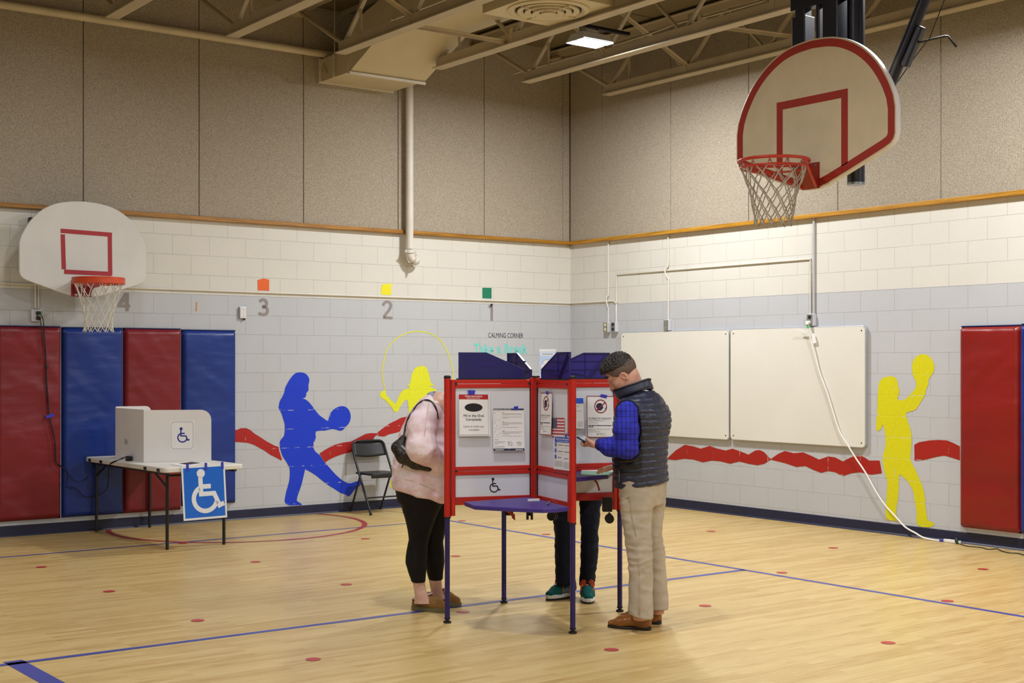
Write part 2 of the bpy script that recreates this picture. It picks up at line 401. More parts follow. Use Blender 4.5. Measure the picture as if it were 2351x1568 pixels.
base_prof('baseboard_right', (-.0005, YB, 0), (-.0005, -.0, 0), (-1, 0, 0))
# ------------------------------------------------------------------ roof joists
JX = [-.30-1.193*k for k in range(8)]
ordn = ['nearest the whiteboard wall, over the ceiling-hung hoop', 'second out from the whiteboard wall, over the lit lamp strut', 'third out from the whiteboard wall, beside the round air diffuser',
        'fourth out from the whiteboard wall, crossing below the sloped duct', 'fifth out from the whiteboard wall, ending just before the duct',
        'sixth out from the whiteboard wall, just touching the drain pipe', 'seventh out from the whiteboard wall, above the wall hoop', 'eighth out from the whiteboard wall']
def make_joist():
    t = thing('roof_joist', 'x', 'roof joist', (0, 0, 0), 'cream steel roof joists')
    yb = -1.03
    MB().box((-.064, -19.9, 4.818), (.064, yb, 4.830)).box((-.030, -19.9, 4.830), (-.012, yb-.02, 4.935)).box((.012, -19.9, 4.830), (.030, yb-.02, 4.935)).build('bottom_chord', M_cream, t)
    MB().box((-.064, -19.9, 5.498), (.064, -.04, 5.512)).box((-.026, -19.9, 5.42), (-.012, -.04, 5.498)).box((.012, -19.9, 5.42), (.026, -.04, 5.498)).build('top_chord', M_cream, t)
    MB().tube([(-.0, yb-.12, 4.88), (0, -.10, 5.46)], .024, 8).build('end_strut', M_cream, t)
    nodes = [-2.40-1.18*i for i in range(7)]
    ends = [-1.08]+nodes
    for i in range(len(ends)-1):
        a, b = ends[i], ends[i+1]; m = (a+b)/2
        for p, q in ((a, m), (m, b)):
            up = 4.87 if p in ends else 5.46; dn = 4.87 if q in ends else 5.46
            MB().bar((0, p, up), (0, q, dn), .022, .042, up=(1, 0, 0)).build('web', M_cream, t)
    MB().tube([(0, -1.45, 4.88), (0, -1.45, 5.46)], .014, 6).build('web', M_cream, t)
    for y in (-2.40, -4.76): MB().box((-.034, y-.03, 4.835), (.034, y+.03, 4.985)).build('gusset', M_cream, t)
    MB().box((-.07, -.20, 5.40), (.07, -.036, 5.42)).build('bearing_seat', M_cream, t)
    return t
j0 = make_joist(); j0.location = (JX[0], 0, 0)
j0['label'] = 'cream steel roof joist '+ordn[0]
for k in range(1, 7):
    c = copy_tree(j0); c.location = (JX[k], 0, 0); c['label'] = 'cream steel roof joist '+ordn[k]
# cross bridging between joists
def brace(p, q, label):
    d = V3(q)-V3(p)
    o = MB().bar(p, q, .036, .006).bar(V3(p)+Vector((0, .015, -.015)), V3(q)+Vector((0, .015, -.015)), .006, .036).build('bracing_angle', M_cream)
    return tag(o, label, 'brace', 'cream bracing between roof joists')
brace((JX[1]+.03, -2.44, 5.44), (JX[0]-.03, -2.44, 4.93), 'slanting cream steel brace between roof joists, close behind the lit lamp')
brace((JX[1]+.03, -4.80, 5.44), (JX[0]-.03, -4.80, 4.93), 'slanting cream steel brace between roof joists, beside the hoop mast')
brace((JX[1]+.03, -3.62, 4.99), (JX[0]-.03, -3.95, 4.80+.16), 'thin near-level cream brace reaching toward the black hoop mast')
brace((JX[3]+.03, -2.31, 4.872), (JX[2]-.03, -2.33, 4.872), 'level cream steel brace between the sloped duct and the round diffuser')
brace((JX[2]+.11, -2.44, 5.42), (JX[1]-.03, -2.44, 4.93), 'slanting cream steel brace on the diffuser side of the lit lamp')
brace((JX[4]+.03, -2.44, 5.44), (JX[3]-.03, -2.44, 4.93), 'slanting cream steel brace above the joist that crosses the sloped duct')
# conduit running along the roof
c0 = MB().tube(smoothpts([(JX[1]+.16, -.6, 5.02), (JX[1]+.16, -2.6, 5.02), (JX[1]+.15, -3.4, 5.05), (JX[1]+.16, -4.2, 5.03), (JX[1]+.16, -9, 5.03)], 5), .012, 8)
ct = thing('ceiling_conduit', 'thin cream conduit with a junction box running along a roof joist', 'conduit', (JX[1]+.16, -3.6, 5.03))
c0.build('pipe', M_cream, ct, smooth=50); MB().box((JX[1]+.10, -3.68, 4.99), (JX[1]+.22, -3.54, 5.09)).build('junction_box', M_cream, ct, bevel=.006)
# ------------------------------------------------------------------ ducts
def face_outline(mb, a, b, w, h): mb.bar(a, b, w, h)
xa, xb = -3.57, -2.66
dt = thing('air_duct', 'cream sheet-metal duct leaving the panelled wall and sloping up', 'duct', ((xa+xb)/2, -.8, 4.9))
z0 = 4.735
MB().box((xa, -.66, z0), (xb, -.037, z0+.245)).build('wall_collar', M_duct, dt)
mb = MB()
y0, y1 = -.66, -1.52
q0 = [(xa+.02, y0, z0+.015), (xb+.045, y0, z0+.015), (xb+.045, y0, z0+.50), (xa+.02, y0, z0+.50)]
q1 = [(xa+.02, y1, 5.115), (xb+.045, y1, 5.115), (xb+.045, y1, 5.44), (xa+.02, y1, 5.44)]
mb.add(q0+q1, [(0, 1, 2, 3), (4, 7, 6, 5), (0, 4, 5, 1), (1, 5, 6, 2), (2, 6, 7, 3), (3, 7, 4, 0)]); mb.build('sloped_section', M_duct, dt)
MB().box((xa+.02, -3.02, 5.115), (xb+.045, y1, 5.44)).build('upper_section', M_duct, dt)
MB().box((xa-.02, -.060, z0-.012), (xb+.02, -.036, z0+.255)).build('wall_flange', M_pipew, dt)
MB().bar((xa, y0-.012, z0-.004), (xb+.05, y0-.012, z0-.004), .03, .026).build('flange', M_pipew, dt)
MB().bar((xa-.01, -1.53, 5.10), (xb+.05, -1.53, 5.10), .03, .028).build('flange', M_pipew, dt)
MB().bar((xa-.012, -.36, z0), (xa-.012, -.36, z0+.245), .012, .012).build('flange', M_pipew, dt)
MB().tube(circ((xa-.012, -.16, z0+.15), (0, 1, 0), (0, 0, 1), .07, 16, a0=-1.0, a1=2.0), .006, 6).bar((xa-.018, -.22, z0+.06), (xa-.018, -.14, z0+.17), .008, .014).build('damper_handle', M_pipe, dt)
MB().tube([(xa-.02, -.40, z0+.0), (xa-.02, -.40, ZC)], .006, 6).build('hanger_rod', M_cream, dt)
df = thing('air_diffuser', 'square cream ceiling diffuser box with a round ringed vent', 'air diffuser', (-3.12, -3.5, 4.87))
bx0, bx1, by0, by1, zb = -3.52, -2.70, -3.96, -3.04, 4.87
MB().box((bx0, by0, zb), (bx1, by1, zb+.34)).build('box', M_duct, df, bevel=.003)
cc = ((bx0+bx1)/2, (by0+by1)/2, zb)
MB().lathe(cc, [(.375, .0), (.375, -.012), (.335, -.022), (.315, -.006), (.315, .0)], 48, 0).build('outer_ring', M_duct, df, smooth=40)
MB().lathe(cc, [(.305, -.003), (.24, -.004), (.1, -.004), (.0, -.004)], 48, 0).build('throat', M_ductdark, df, smooth=40)
for r0, r1, h in ((.285, .235, -.020), (.215, .165, -.030), (.145, .085, -.038), (.070, .0, -.044)):
    MB().lathe(cc, [(r0, -.006), (r0, h), (max(r1, .001), h*.72), (max(r1-.004, .0005), h*.72+.006)], 40, 0).build('louver_ring', M_duct, df, smooth=40)
MB().bar((cc[0]-.31, cc[1], zb-.02), (cc[0]+.31, cc[1], zb-.02), .012, .02).bar((cc[0], cc[1]-.31, zb-.02), (cc[0], cc[1]+.31, zb-.02), .012, .02).build('cross_bar', M_duct, df)
# ------------------------------------------------------------------ drain pipes
dp = thing('drain_pipe', 'fat cream drain pipe running along the panels and dropping to a clamped elbow', 'pipe', (-3.4, -.1, 4.98))
MB().tube([(-14.9, -.115, 5.02), (-3.3, -.115, 5.03), (-2.52, -.115, 5.032)], .041, 16).build('horizontal_run', M_pipe, dp, smooth=50)
px, py = -2.462, -.12
MB().tube([(px, py, 5.065), (px, py, 2.955)], .044, 18).build('vertical_run', M_pipew, dp, smooth=50)
MB().tube(smoothpts([(px, py, 2.94), (px+.004, py, 2.89), (px+.03, py, 2.845), (px+.075, py+.005, 2.83), (px+.115, py+.04, 2.825), (px+.130, py+.112, 2.825)], 5), .044, 16).build('elbow', M_pipew, dp, smooth=50)
MB().lathe((px, py, 2.925), [(.045, -.02), (.058, -.018), (.058, .018), (.045, .02)], 20).ball((px-.064, py-.02, 2.925), .014, 8).ball((px+.064, py-.02, 2.925), .014, 8).build('clamp', M_pipew, dp, smooth=40)
MB().lathe((px+.062, py, 2.828), [(.045, -.018), (.057, -.016), (.057, .016), (.045, .018)], 20, ax=(1, .1, -.3)).ball((px+.05, py-.02, 2.76), .014, 8).ball((px+.08, py-.02, 2.895), .014, 8).build('clamp', M_pipew, dp, smooth=40)
# ------------------------------------------------------------------ lamp
lt = thing('high_bay_light', 'lit white box lamp hanging under a dark strut between roof joists', 'ceiling light', (-2.04, -2.815, 4.86))
lx0, lx1, ly0, ly1, lz = -2.237, -1.845, -2.955, -2.672, 4.85
MB().add([(lx0, ly0, lz), (lx1, ly0, lz), (lx1, ly1, lz), (lx0, ly1, lz), (lx0+.03, ly0+.05, lz+.085), (lx1-.03, ly0+.05, lz+.085), (lx1-.03, ly1-.05, lz+.085), (lx0+.03, ly1-.05, lz+.085)],
         [(0, 1, 5, 4), (1, 2, 6, 5), (2, 3, 7, 6), (3, 0, 4, 7), (4, 5, 6, 7)]).build('housing', M_lampbody, lt)
MB().box((lx0+.006, ly0+.006, lz-.002), (lx1-.006, ly0+.115, lz+.012)).build('light_bar', M_lamp, lt)
MB().box((lx0+.006, ly1-.115, lz-.002), (lx1-.006, ly1-.006, lz+.012)).build('light_bar', M_lamp, lt)
MB().box((lx0+.006, ly0+.115, lz+.004), (lx1-.006, ly1-.115, lz+.014)).build('center_spine', M_lampbody, lt)
for x in (lx0+.09, lx1-.09): MB().bar((x, -2.80, lz+.08), (x, -2.80, lz+.16), .05, .004).build('bracket', M_steel, lt)
MB().box((lx0+.12, -2.86, lz+.086), (lx1-.12, -2.75, lz+.125)).build('driver_box', M_lampbody, lt)
MB().box((JX[2]+.02, -2.825, lz+.155), (JX[1]-.02, -2.775, lz+.185)).build('strut', M_navyst, lt)
MB().tube(smoothpts([(-2.1, -2.8, lz+.18), (-2.12, -2.8, lz+.3), (-2.14, -2.78, ZC)], 4), .006, 6).build('cable', M_cordb, lt)
# ------------------------------------------------------------------ wall pads
def pad(axis, a, b, z0, z1, th, m, label, seed):
    """vinyl-covered foam pad with soft bulges and wrinkles; a..b along the wall"""
    rnd = random.Random(seed); nu, nz = 26, 66; mb = MB(); th0 = .012
    w = b-a
    def bul(i, j):
        s, t = i/nu, j/nz
        e = min(1, min(s, 1-s)*w/.03, min(t, 1-t)*(z1-z0)/.03); e = math.sqrt(max(0, 1-(1-e)**2)) if e < 1 else 1
        q = mnoise.noise(Vector((s*1.1+seed*3.1, t*5.0+s*1.4, seed*1.7)))*.010 + max(0, mnoise.noise(Vector((s*1.5+seed, t*11+s*3.2, seed))))*.010
        q += .006*math.sin(PI*s)*math.sin(PI*t)
        return th*e + q*min(1, e*1.2)*math.sin(PI*min(1, max(0, s)))**.5
    P = lambda s, d, z: (a+s*w, -d, z) if axis == 0 else (-d, a+s*w, z)
    vs = [P(i/nu, th0+bul(i, j), z0+(z1-z0)*j/nz) for j in range(nz+1) for i in range(nu+1)]
    fs = [(j*(nu+1)+i, j*(nu+1)+i+1, (j+1)*(nu+1)+i+1, (j+1)*(nu+1)+i) for j in range(nz) for i in range(nu)]
    if axis == 1: fs = [f[::-1] for f in fs]
    loc = (a+w/2, -th0, z0) if axis == 0 else (-th0, a+w/2, z0)
    t = thing('wall_pad', label, 'wall pad', loc, 'padded gym wall mats')
    mb.add(vs, fs); mb.build('vinyl_cover', m, t, smooth=70, fixn=False)
    bb = MB()
    if axis == 0: bb.box((a, -th0, z0), (b, -.001, z1))
    else: bb.box((-th0, a, z0), (-.001, b, z1))
    bb.build('backing_board', M_padback, t)
    pp = MB()
    if axis == 0: pp.bar((a, -th0-.004, z1+.004), (b, -th0-.004, z1+.004), .02, .010)
    else: pp.bar((-th0-.004, a, z1+.004), (-th0-.004, b, z1+.004), .02, .010)
    pp.build('top_piping', M_pipingblue, t)
    return t
pw = .608
pad(0, -7.018, -6.404, .148, 2.004, .055, M_vredA, 'dark red vinyl wall pad with the black cords hanging over it', 1)
pad(0, -6.392, -5.784, .150, 1.998, .055, M_vblueA, 'blue vinyl wall pad between two red pads', 2)
pad(0, -5.776, -5.172, .150, 2.000, .055, M_vredA, 'red vinyl wall pad between two blue pads, behind the white privacy screen', 3)
pad(0, -5.162, -4.566, .185, 1.992, .055, M_vblueA, 'blue vinyl wall pad at the end of the row beside the kicking-girl mural', 4)
pad(1, -6.304, -5.700, .150, 1.985, .055, M_vredB, 'red vinyl wall pad on the whiteboard wall beside the yellow ball-throwing figure', 5)
pad(1, -6.92, -6.312, .150, 1.992, .055, M_vblueB, 'sliver of blue vinyl pad at the picture edge beyond the red one', 6)
# ------------------------------------------------------------------ basketball hoops
def net(mb, c, prof, n=12, r=.0042):
    zs = [p[0] for p in prof]; rs = [p[1] for p in prof]; L = len(prof)
    def node(k, lvl):
        a = 2*PI*(k+.5*(lvl % 2))/n+.1
        j = 1+.05*mnoise.noise(Vector((k*1.7, lvl*2.1, c[0])))
        return Vector((c[0]+rs[lvl]*j*math.cos(a), c[1]+rs[lvl]*j*math.sin(a), zs[lvl]+.01*mnoise.noise(Vector((k*2.3, lvl*1.3, 4)))))
    for k in range(n):
        for lvl in range(L-1):
            for d in (0, 1):
                k2 = k+d-(1 if lvl % 2 == 0 else 0)
                p, q = node(k, lvl), node(k2, lvl+1)
                m = (p+q)/2+Vector((0, 0, -.006))
                mb.tube([p, m, q], r, 5, cap=True)
    return mb
def fan(half):
    R_ = smoothpts([(s, z, 0) for s, z in half[:7]], 4)
    R_ = [(p.x, p.y) for p in R_]+list(half[7:])
    return R_+[(-s, z) for s, z in reversed(R_) if s > 1e-6]
def inset(poly, d):
    n = len(poly); out = []
    for i in range(n):
        p0, p1, p2 = Vector(poly[i-1]), Vector(poly[i]), Vector(poly[(i+1) % n])
        a = (p1-p0).normalized(); b = (p2-p1).normalized()
        na = Vector((a.y, -a.x)); nb = Vector((b.y, -b.x)); m = (na+nb)
        m = m/max(.5, m.dot(na)) if m.length > 1e-6 else na
        out.append(tuple(p1+m*d))
    return out
# hoop on the numbers wall
hx, hy = -6.30, -.40
halfL = [(0, 3.196), (.14, 3.186), (.29, 3.150), (.42, 3.075), (.52, 2.965), (.585, 2.85), (.610, 2.775), (.610, 2.50), (.60, 2.468), (.575, 2.44), (.54, 2.422), (.20, 2.310), (.15, 2.297), (.10, 2.292)]
oL = fan(halfL)
hl = thing('basketball_hoop', 'white fan backboard with red tape square and orange rim, over the wall pads', 'basketball hoop', (hx, hy, 2.45))
MB().prism([(hx+s, hy, z) for s, z in oL], (0, .032, 0)).build('backboard', M_bbL, hl, smooth=30, bevel=.006)
sq = MATS
board = hl.children[0]
def strip(p, q, w, y, m, par, name='tape_strip'):
    p, q = Vector(p), Vector(q); d = (q-p).normalized(); s = Vector((-d.y, d.x))*w/2
    return MB().face([(hx+a.x, y, a.y) for a in (p+s, q+s, q-s, p-s)]).build(name, m, par, fixn=False)
ty = hy-.0012
strip((-.229, 2.903), (.268, 2.893), .042, ty, M_tapered, board); strip((-.208, 2.870), (-.198, 2.540), .042, ty, M_tapered, board)
strip((.245, 2.912), (.250, 2.500), .042, ty-.0004, M_tapered, board); strip((-.195, 2.518), (.262, 2.514), .042, ty-.0008, M_tapered, board)
ry, rz = -.78, 2.44
def rim_ring(c, R_, r, n=40): return circ(c, (1, 0, 0), (0, 1, 0), R_, n)
rb = MB().tube(rim_ring((hx, ry, rz), .232, .01), .010, 10, closed=True).tube(rim_ring((hx, ry, rz-.045), .232, .01), .008, 8, closed=True)
rb.lathe((hx, ry, rz), [(.240, .004), (.2405, -.050), (.236, -.050), (.2355, .004)], 40)
rim = rb.build('rim', M_rimo, hl, smooth=40)
MB().box((hx-.10, hy-.20, rz-.065), (hx+.075, hy-.002, rz+.004)).box((hx-.13, hy-.012, rz-.155), (hx+.06, hy-.002, rz+.0)).add([(hx-.11, hy-.012, rz-.14), (hx-.105, hy-.19, rz-.05), (hx-.11, hy-.012, rz-.05), (hx+.04, hy-.012, rz-.14), (hx+.045, hy-.19, rz-.05), (hx+.04, hy-.012, rz-.05)], [(0, 1, 2), (3, 5, 4), (0, 3, 4, 1), (0, 2, 5, 3)]).build('rim_bracket', M_rimd, hl)
br = hl.children[-1]
for x in (hx-.09, hx+.03): MB().cyl((x, hy-.03, rz-.135), (x, hy-.012, rz-.135), .016, 14).build('bolt', M_zinc, br, smooth=40)
nb_ = MB(); net(nb_, (hx, ry), [(2.435, .225), (2.34, .195), (2.25, .165), (2.16, .140), (2.08, .128), (2.01, .127), (1.945, .140)]); nb_.build('net', M_net, hl, smooth=60)
ar = MB()
for x in (-.35, .35):
    for z in (2.62, 2.95): ar.bar((hx+x, hy+.03, z), (hx+x*1.1, -.04, z), .04, .04)
    ar.bar((hx+x*1.1, -.03, 2.5), (hx+x*1.1, -.03, 3.05), .05, .05, up=(0, 1, 0))
ar.build('wall_mount', M_navyst, hl)
# hoop hung from the roof, facing along the whiteboard wall
bx, byc, bz = -3.46, -6.892, 3.02
halfR = [(0, 3.902), (.16, 3.888), (.30, 3.848), (.44, 3.768), (.56, 3.655), (.650, 3.52), (.698, 3.41), (.713, 3.33), (.713, 3.155), (.700, 3.115), (.672, 3.085), (.62, 3.06), (.35, 2.955), (.16, 2.884), (.09, 2.863), (.04, 2.857)]
oR = fan(halfR)
hr = thing('basketball_hoop', 'red bordered fan backboard with red rim hanging from a black mast under the roof', 'basketball hoop', (bx, byc, bz))
PR = lambda s, z, o=0.0: (bx-o, byc-s, z)
MB().prism([PR(s, z) for s, z in oR], (.045, 0, 0), 0, 1).build('backboard', [M_bbR, M_bbEdge], hr, smooth=30, bevel=.004)
b2 = hr.children[0]
def cw(poly): return poly
area = sum(oR[i-1][0]*oR[i][1]-oR[i][0]*oR[i-1][1] for i in range(len(oR)))
sg = 1 if area < 0 else -1
MB().ring([PR(*p, .0004) for p in inset(oR, .012*sg)], [PR(*p, .0004) for p in inset(oR, .066*sg)], (-.0008, 0, 0)).build('red_border', M_bred, b2)
s0 = .0
tq = MB()
for loop in ([(-.318, 3.508), (.318, 3.508), (.318, 3.452), (-.318, 3.452)], [(-.318, 3.452), (-.262, 3.452), (-.262, 2.985), (-.318, 3.005)], [(.262, 3.452), (.318, 3.452), (.318, 3.005), (.262, 2.985)]):
    tq.prism([PR(s, z, .0004) for s, z in loop], (-.0008, 0, 0))
tq.build('target_square', M_bred, b2)
rc = (-3.84, byc, bz)
r2 = MB().tube(rim_ring(rc, .236, .01), .011, 10, closed=True)
r2.tube(circ((rc[0], rc[1], rc[2]-.045), (1, 0, 0), (0, 1, 0), .222, 30), .007, 8, closed=True)
for k in range(12):
    a = 2*PI*k/12+.1; q = Vector((rc[0]+.232*math.cos(a), rc[1]+.232*math.sin(a), bz-.012))
    r2.tube([q+Vector((0, 0, .0)), q+Vector((-.012*math.sin(a), .012*math.cos(a), -.016)), q+Vector((.012*math.sin(a), -.012*math.cos(a), -.018)), q], .0025, 5)
r2.tube([(rc[0]+.05, rc[1]-.225, bz-.005), (bx-.02, byc-.06, bz-.15)], .010, 8).tube([(rc[0]+.05, rc[1]+.225, bz-.005), (bx-.02, byc+.06, bz-.15)], .010, 8)
r2.build('rim', M_rimr, hr, smooth=40)
MB().box((bx-.014, byc-.075, bz-.16), (bx-.001, byc+.075, bz+.02)).box((bx-.16, byc-.06, bz-.02), (bx-.014, byc+.06, bz-.006)).add([(bx-.012, byc-.072, bz-.16), (bx-.012, byc-.072, bz-.01), (bx-.15, byc-.06, bz-.01), (bx-.012, byc+.072, bz-.16), (bx-.012, byc+.072, bz-.01), (bx-.15, byc+.06, bz-.01)], [(0, 1, 2), (3, 5, 4), (0, 2, 5, 3)]).build('rim_bracket', M_rimd, hr)
b3 = hr.children[-1]
for y in (-.055, .055):
    for z in (-.135, -.005): MB().cyl((bx-.022, byc+y, bz+z), (bx-.012, byc+y, bz+z), .010, 10).build('bolt', M_steel, b3, smooth=40)
nb_ = MB(); net(nb_, rc, [(3.005, .226), (2.92, .200), (2.85, .172), (2.78, .150), (2.71, .140), (2.65, .130), (2.585, .128)], r=.0046); nb_.build('net', M_netg, hr, smooth=60)
mx = -3.30
ms = MB().box((mx-.055, -6.74, 3.80), (mx+.055, -6.62, 4.12)).box((mx-.04, -6.725, 4.10), (mx+.04, -6.635, ZC))
ms.box((mx-.055, -7.03, 3.55), (mx+.055, -6.90, 4.20)).box((mx-.04, -7.02, 4.1), (mx+.04, -6.93, ZC))
ms.box((mx-.04, -7.06, 3.80), (mx+.05, -6.60, 3.90)).box((mx-.05, -7.05, 4.17), (mx+.04, -6.60, 4.26)).box((mx-.03, -6.85, 3.85), (mx+.03, -6.82, 4.2))
ms.build('lift_frame', M_navyst, hr, bevel=.006)
MB().tube([(mx+.06, -7.10, 2.90), (mx+.06, -7.10, ZC)], .060, 20).build('mast', M_navyst, hr, smooth=50)
MB().cyl((mx+.06, -7.10, 2.885), (mx+.06, -7.10, 2.90), .061, 20).build('mast_cap', M_steel, hr, smooth=40)
MB().box((mx-.11, -7.25, 3.30), (mx-.06, -6.55, 3.38)).box((mx-.11, -6.90, 2.95), (mx-.03, -6.80, 3.85)).box((mx-.1, -7.2, 3.0), (mx+.02, -7.04, 3.06)).build('board_bracket', M_navyst, hr)
dg0, dg1 = D(2052, 172, 9.15), D(2128, -14, 9.0); dd = (dg1-dg0)
MB().tube([dg0-dd*.25, dg0+dd*4.2], .042, 14).build('diagonal_brace', M_navyst, hr, smooth=50)
ck = D(2098, 104, 9.02)
MB().bar(ck-dd.normalized()*.15, ck+dd.normalized()*.13, .07, .05).build('winch_housing', M_navyst, hr, bevel=.012)
MB().tube([D(2108, 98, 9.0), D(2170, 83, 8.9), D(2176, 83, 8.9), D(2196, 108, 8.9)], .0075, 8).build('crank_handle', M_black, hr, smooth=40)
MB().tube([D(2055, 196, 9.2), D(2100, 132, 9.15), D(2135, 86, 9.1), D(2180, -30, 9.0)], .0035, 6).build('lift_cable', M_black, hr)
# ------------------------------------------------------------------ folding table with the accessible voting set-up
tb = thing('folding_table', 'white plastic folding table with dark legs pushed against the wall pads', 'table', (-5.775, -1.0, 0))
def rrect(x0, y0, x1, y1, r, n=5):
    out = []
    for cx, cy, a in ((x1-r, y1-r, 0), (x0+r, y1-r, PI/2), (x0+r, y0+r, PI), (x1-r, y0+r, 3*PI/2)):
        out += [(cx+r*math.cos(a+PI/2*i/n), cy+r*math.sin(a+PI/2*i/n)) for i in range(n+1)]
    return out
MB().prism([(x, y, .695) for x, y in rrect(-6.165, -1.925, -5.395, -.09, .05)], (0, 0, .044)).build('tabletop', M_tabletop, tb, smooth=30, bevel=.008)
for y in (-1.80, -1.52, -.5, -.22): MB().box((-6.168, y-.03, .699), (-6.150, y+.03, .727)).build('edge_clip', M_black, tb.children[0])
for y in (-1.74, -.11):
    for x in (-6.055, -5.505):
        MB().tube([(x, y, 0), (x, y, .70)], .0145, 12).build('leg', M_tleg, tb, smooth=50)
    MB().tube([(-6.055, y, .655), (-5.505, y, .655)], .010, 8).build('leg_crossbar', M_tleg, tb, smooth=50)
for x in (-6.055, -5.505):
    MB().bar((x, -1.74, .55), (x+.0, -1.45, .685), .012, .018).build('leg_brace', M_tleg, tb); MB().bar((x, -.11, .55), (x, -.40, .685), .012, .018).build('leg_brace', M_tleg, tb)
MB().box((-6.12, -1.86, .672), (-6.09, -.15, .695)).box((-5.47, -1.86, .672), (-5.44, -.15, .695)).build('side_rail', M_tleg, tb)
tb.rotation_euler.z = math.radians(2.0)
zt = .740
ps = thing('privacy_screen', 'white corrugated tabletop privacy screen with a wheelchair sticker, standing on the folding table', 'privacy screen', (-6.015, -1.165, zt))
def panel(p, q, z0, z1, rad0, rad1, th=.012):
    """upright panel from p to q in plan; rounded top corners"""
    p, q = Vector((p[0], p[1], 0)), Vector((q[0], q[1], 0)); L = (q-p).length; d = (q-p)/L; n = Vector((-d.y, d.x, 0))
    loop = [(0, z0), (L, z0)]
    for (cx, r, a0) in ((L, rad1, 0), (0, rad0, PI/2)):
        if r < .002: loop.append((cx, z1)); continue
        x = cx-r if cx > 0 else cx+r
        loop += [(x+r*math.cos(a0+PI/2*i/6), z1-r+r*math.sin(a0+PI/2*i/6)) for i in range(7)]
    return MB().prism([p+d*s+Vector((0, 0, z)) for s, z in loop], n*th)
f0, f1, s1 = (-6.015, -1.165), (-5.468, -1.43), (-6.036, -.50)
panel(f0, f1, zt, zt+.480, .004, .095).build('front_panel', M_corr, ps, smooth=30); fp = ps.children[-1]
sp_ = panel(s1, f0, zt, zt+.484, .010, .004).build('side_panel', M_corr, ps, smooth=30)
panel((s1[0]+.004, s1[1]), (s1[0]+.335, s1[1]-.05), zt, zt+.497, .01, .05).build('rear_flap', M_corr, ps, smooth=30)
fd = (Vector((f1[0], f1[1], 0))-Vector((f0[0], f0[1], 0))).normalized(); fn = Vector((fd.y, -fd.x, 0))
def wheelchair(mb, o, xd, yd, s, mi=0, off=None, w=.085):
    """accessibility symbol about s tall, in the plane xd/yd"""
    o, xd, yd = V3(o), V3(xd), V3(yd); q = lambda x, y: o+xd*(x*s)+yd*(y*s)
    def st(pts):
        P = [Vector(p) for p in pts]; L_, R_ = [], []
        for i, p in enumerate(P):
            d0 = (P[i]-P[i-1]).normalized() if i else None; d1 = (P[i+1]-P[i]).normalized() if i < len(P)-1 else None
            d0 = d0 or d1; d1 = d1 or d0; n0, n1 = Vector((-d0.y, d0.x)), Vector((-d1.y, d1.x)); mm = (n0+n1).normalized(); mm = mm/max(.45, mm.dot(n0))*w/2
            L_.append(p+mm); R_.append(p-mm)
        for i in range(len(P)-1): mb.face([q(*L_[i]), q(*R_[i]), q(*R_[i+1]), q(*L_[i+1])], mi)
    mb.face([q(-.07+.10*math.cos(2*PI*i/20), .42+.10*math.sin(2*PI*i/20)) for i in range(20)], mi)
    st([(-.085, .335), (-.085, -.055), (.235, -.055), (.355, -.34), (.47, -.295)])
    st([(-.085+w/2, .115), (.16, .115)])
    n = 26; a0, a1 = math.radians(118), math.radians(345)
    c = (.015, -.165); R0, R1 = .335, .335-w
    for i in range(n):
        t0, t1 = a0+(a1-a0)*i/n, a0+(a1-a0)*(i+1)/n
        mb.face([q(c[0]+R_*math.cos(t), c[1]+R_*math.sin(t)) for R_, t in ((R0, t0), (R0, t1), (R1, t1), (R1, t0))], mi)
    return mb
so = Vector((f0[0], f0[1], 0))+fd*.345+fn*.0012+Vector((0, 0, zt+.245)); Z = Vector((0, 0, 1))
stk = MB().face([so+fd*x*.113+Z*y*.138 for x, y in ((-1, -1), (1, -1), (1, 1), (-1, 1))])
rr = [(x, y) for x, y in rrect(-.100, -.126, .100, .126, .03)]; ri = [(x*.985, y*.985) for x, y in rr]
stk.ring([so+fn*.0005+fd*x+Z*y for x, y in rr], [so+fn*.0005+fd*x+Z*y for x, y in ri], fn*.0004, 1)
wheelchair(stk, so+fn*.001+fd*.0+Z*.002, fd, Z, .140, 1)
stk.build('wheelchair_sticker', [M_paper, M_blueink], fp, fixn=False)
sd = Vector((s1[0]-f0[0], s1[1]-f0[1], 0)).normalized(); sn = Vector((sd.y, -sd.x, 0)); sn = -sn if sn.x > 0 else sn
lg = MB(); o = Vector((f0[0], f0[1], 0))+sd*.36+sn*.0135+Z*(zt+.150)
lg.bar(o-sd*-.03+Z*.0, o+sd*.03+Z*.035, .001, .003)
lg.face([o+sd*x+Z*z for x, z in ((.055, .0), (.052, .0), (.052, .042), (.055, .042))])
for z, a, b in ((.037, .05, .005), (.020, .028, -.012), (.004, .03, -.005)): lg.face([o+sd*a+Z*z, o+sd*b+Z*z, o+sd*b+Z*(z+.006), o+sd*a+Z*(z+.006)])
lg.face([o+sd*x+Z*z for x, z in ((.055, 0), (.036, 0), (.036, .003), (.055, .003))])
lg.build('printed_mark', M_midink, sp_, fixn=False)
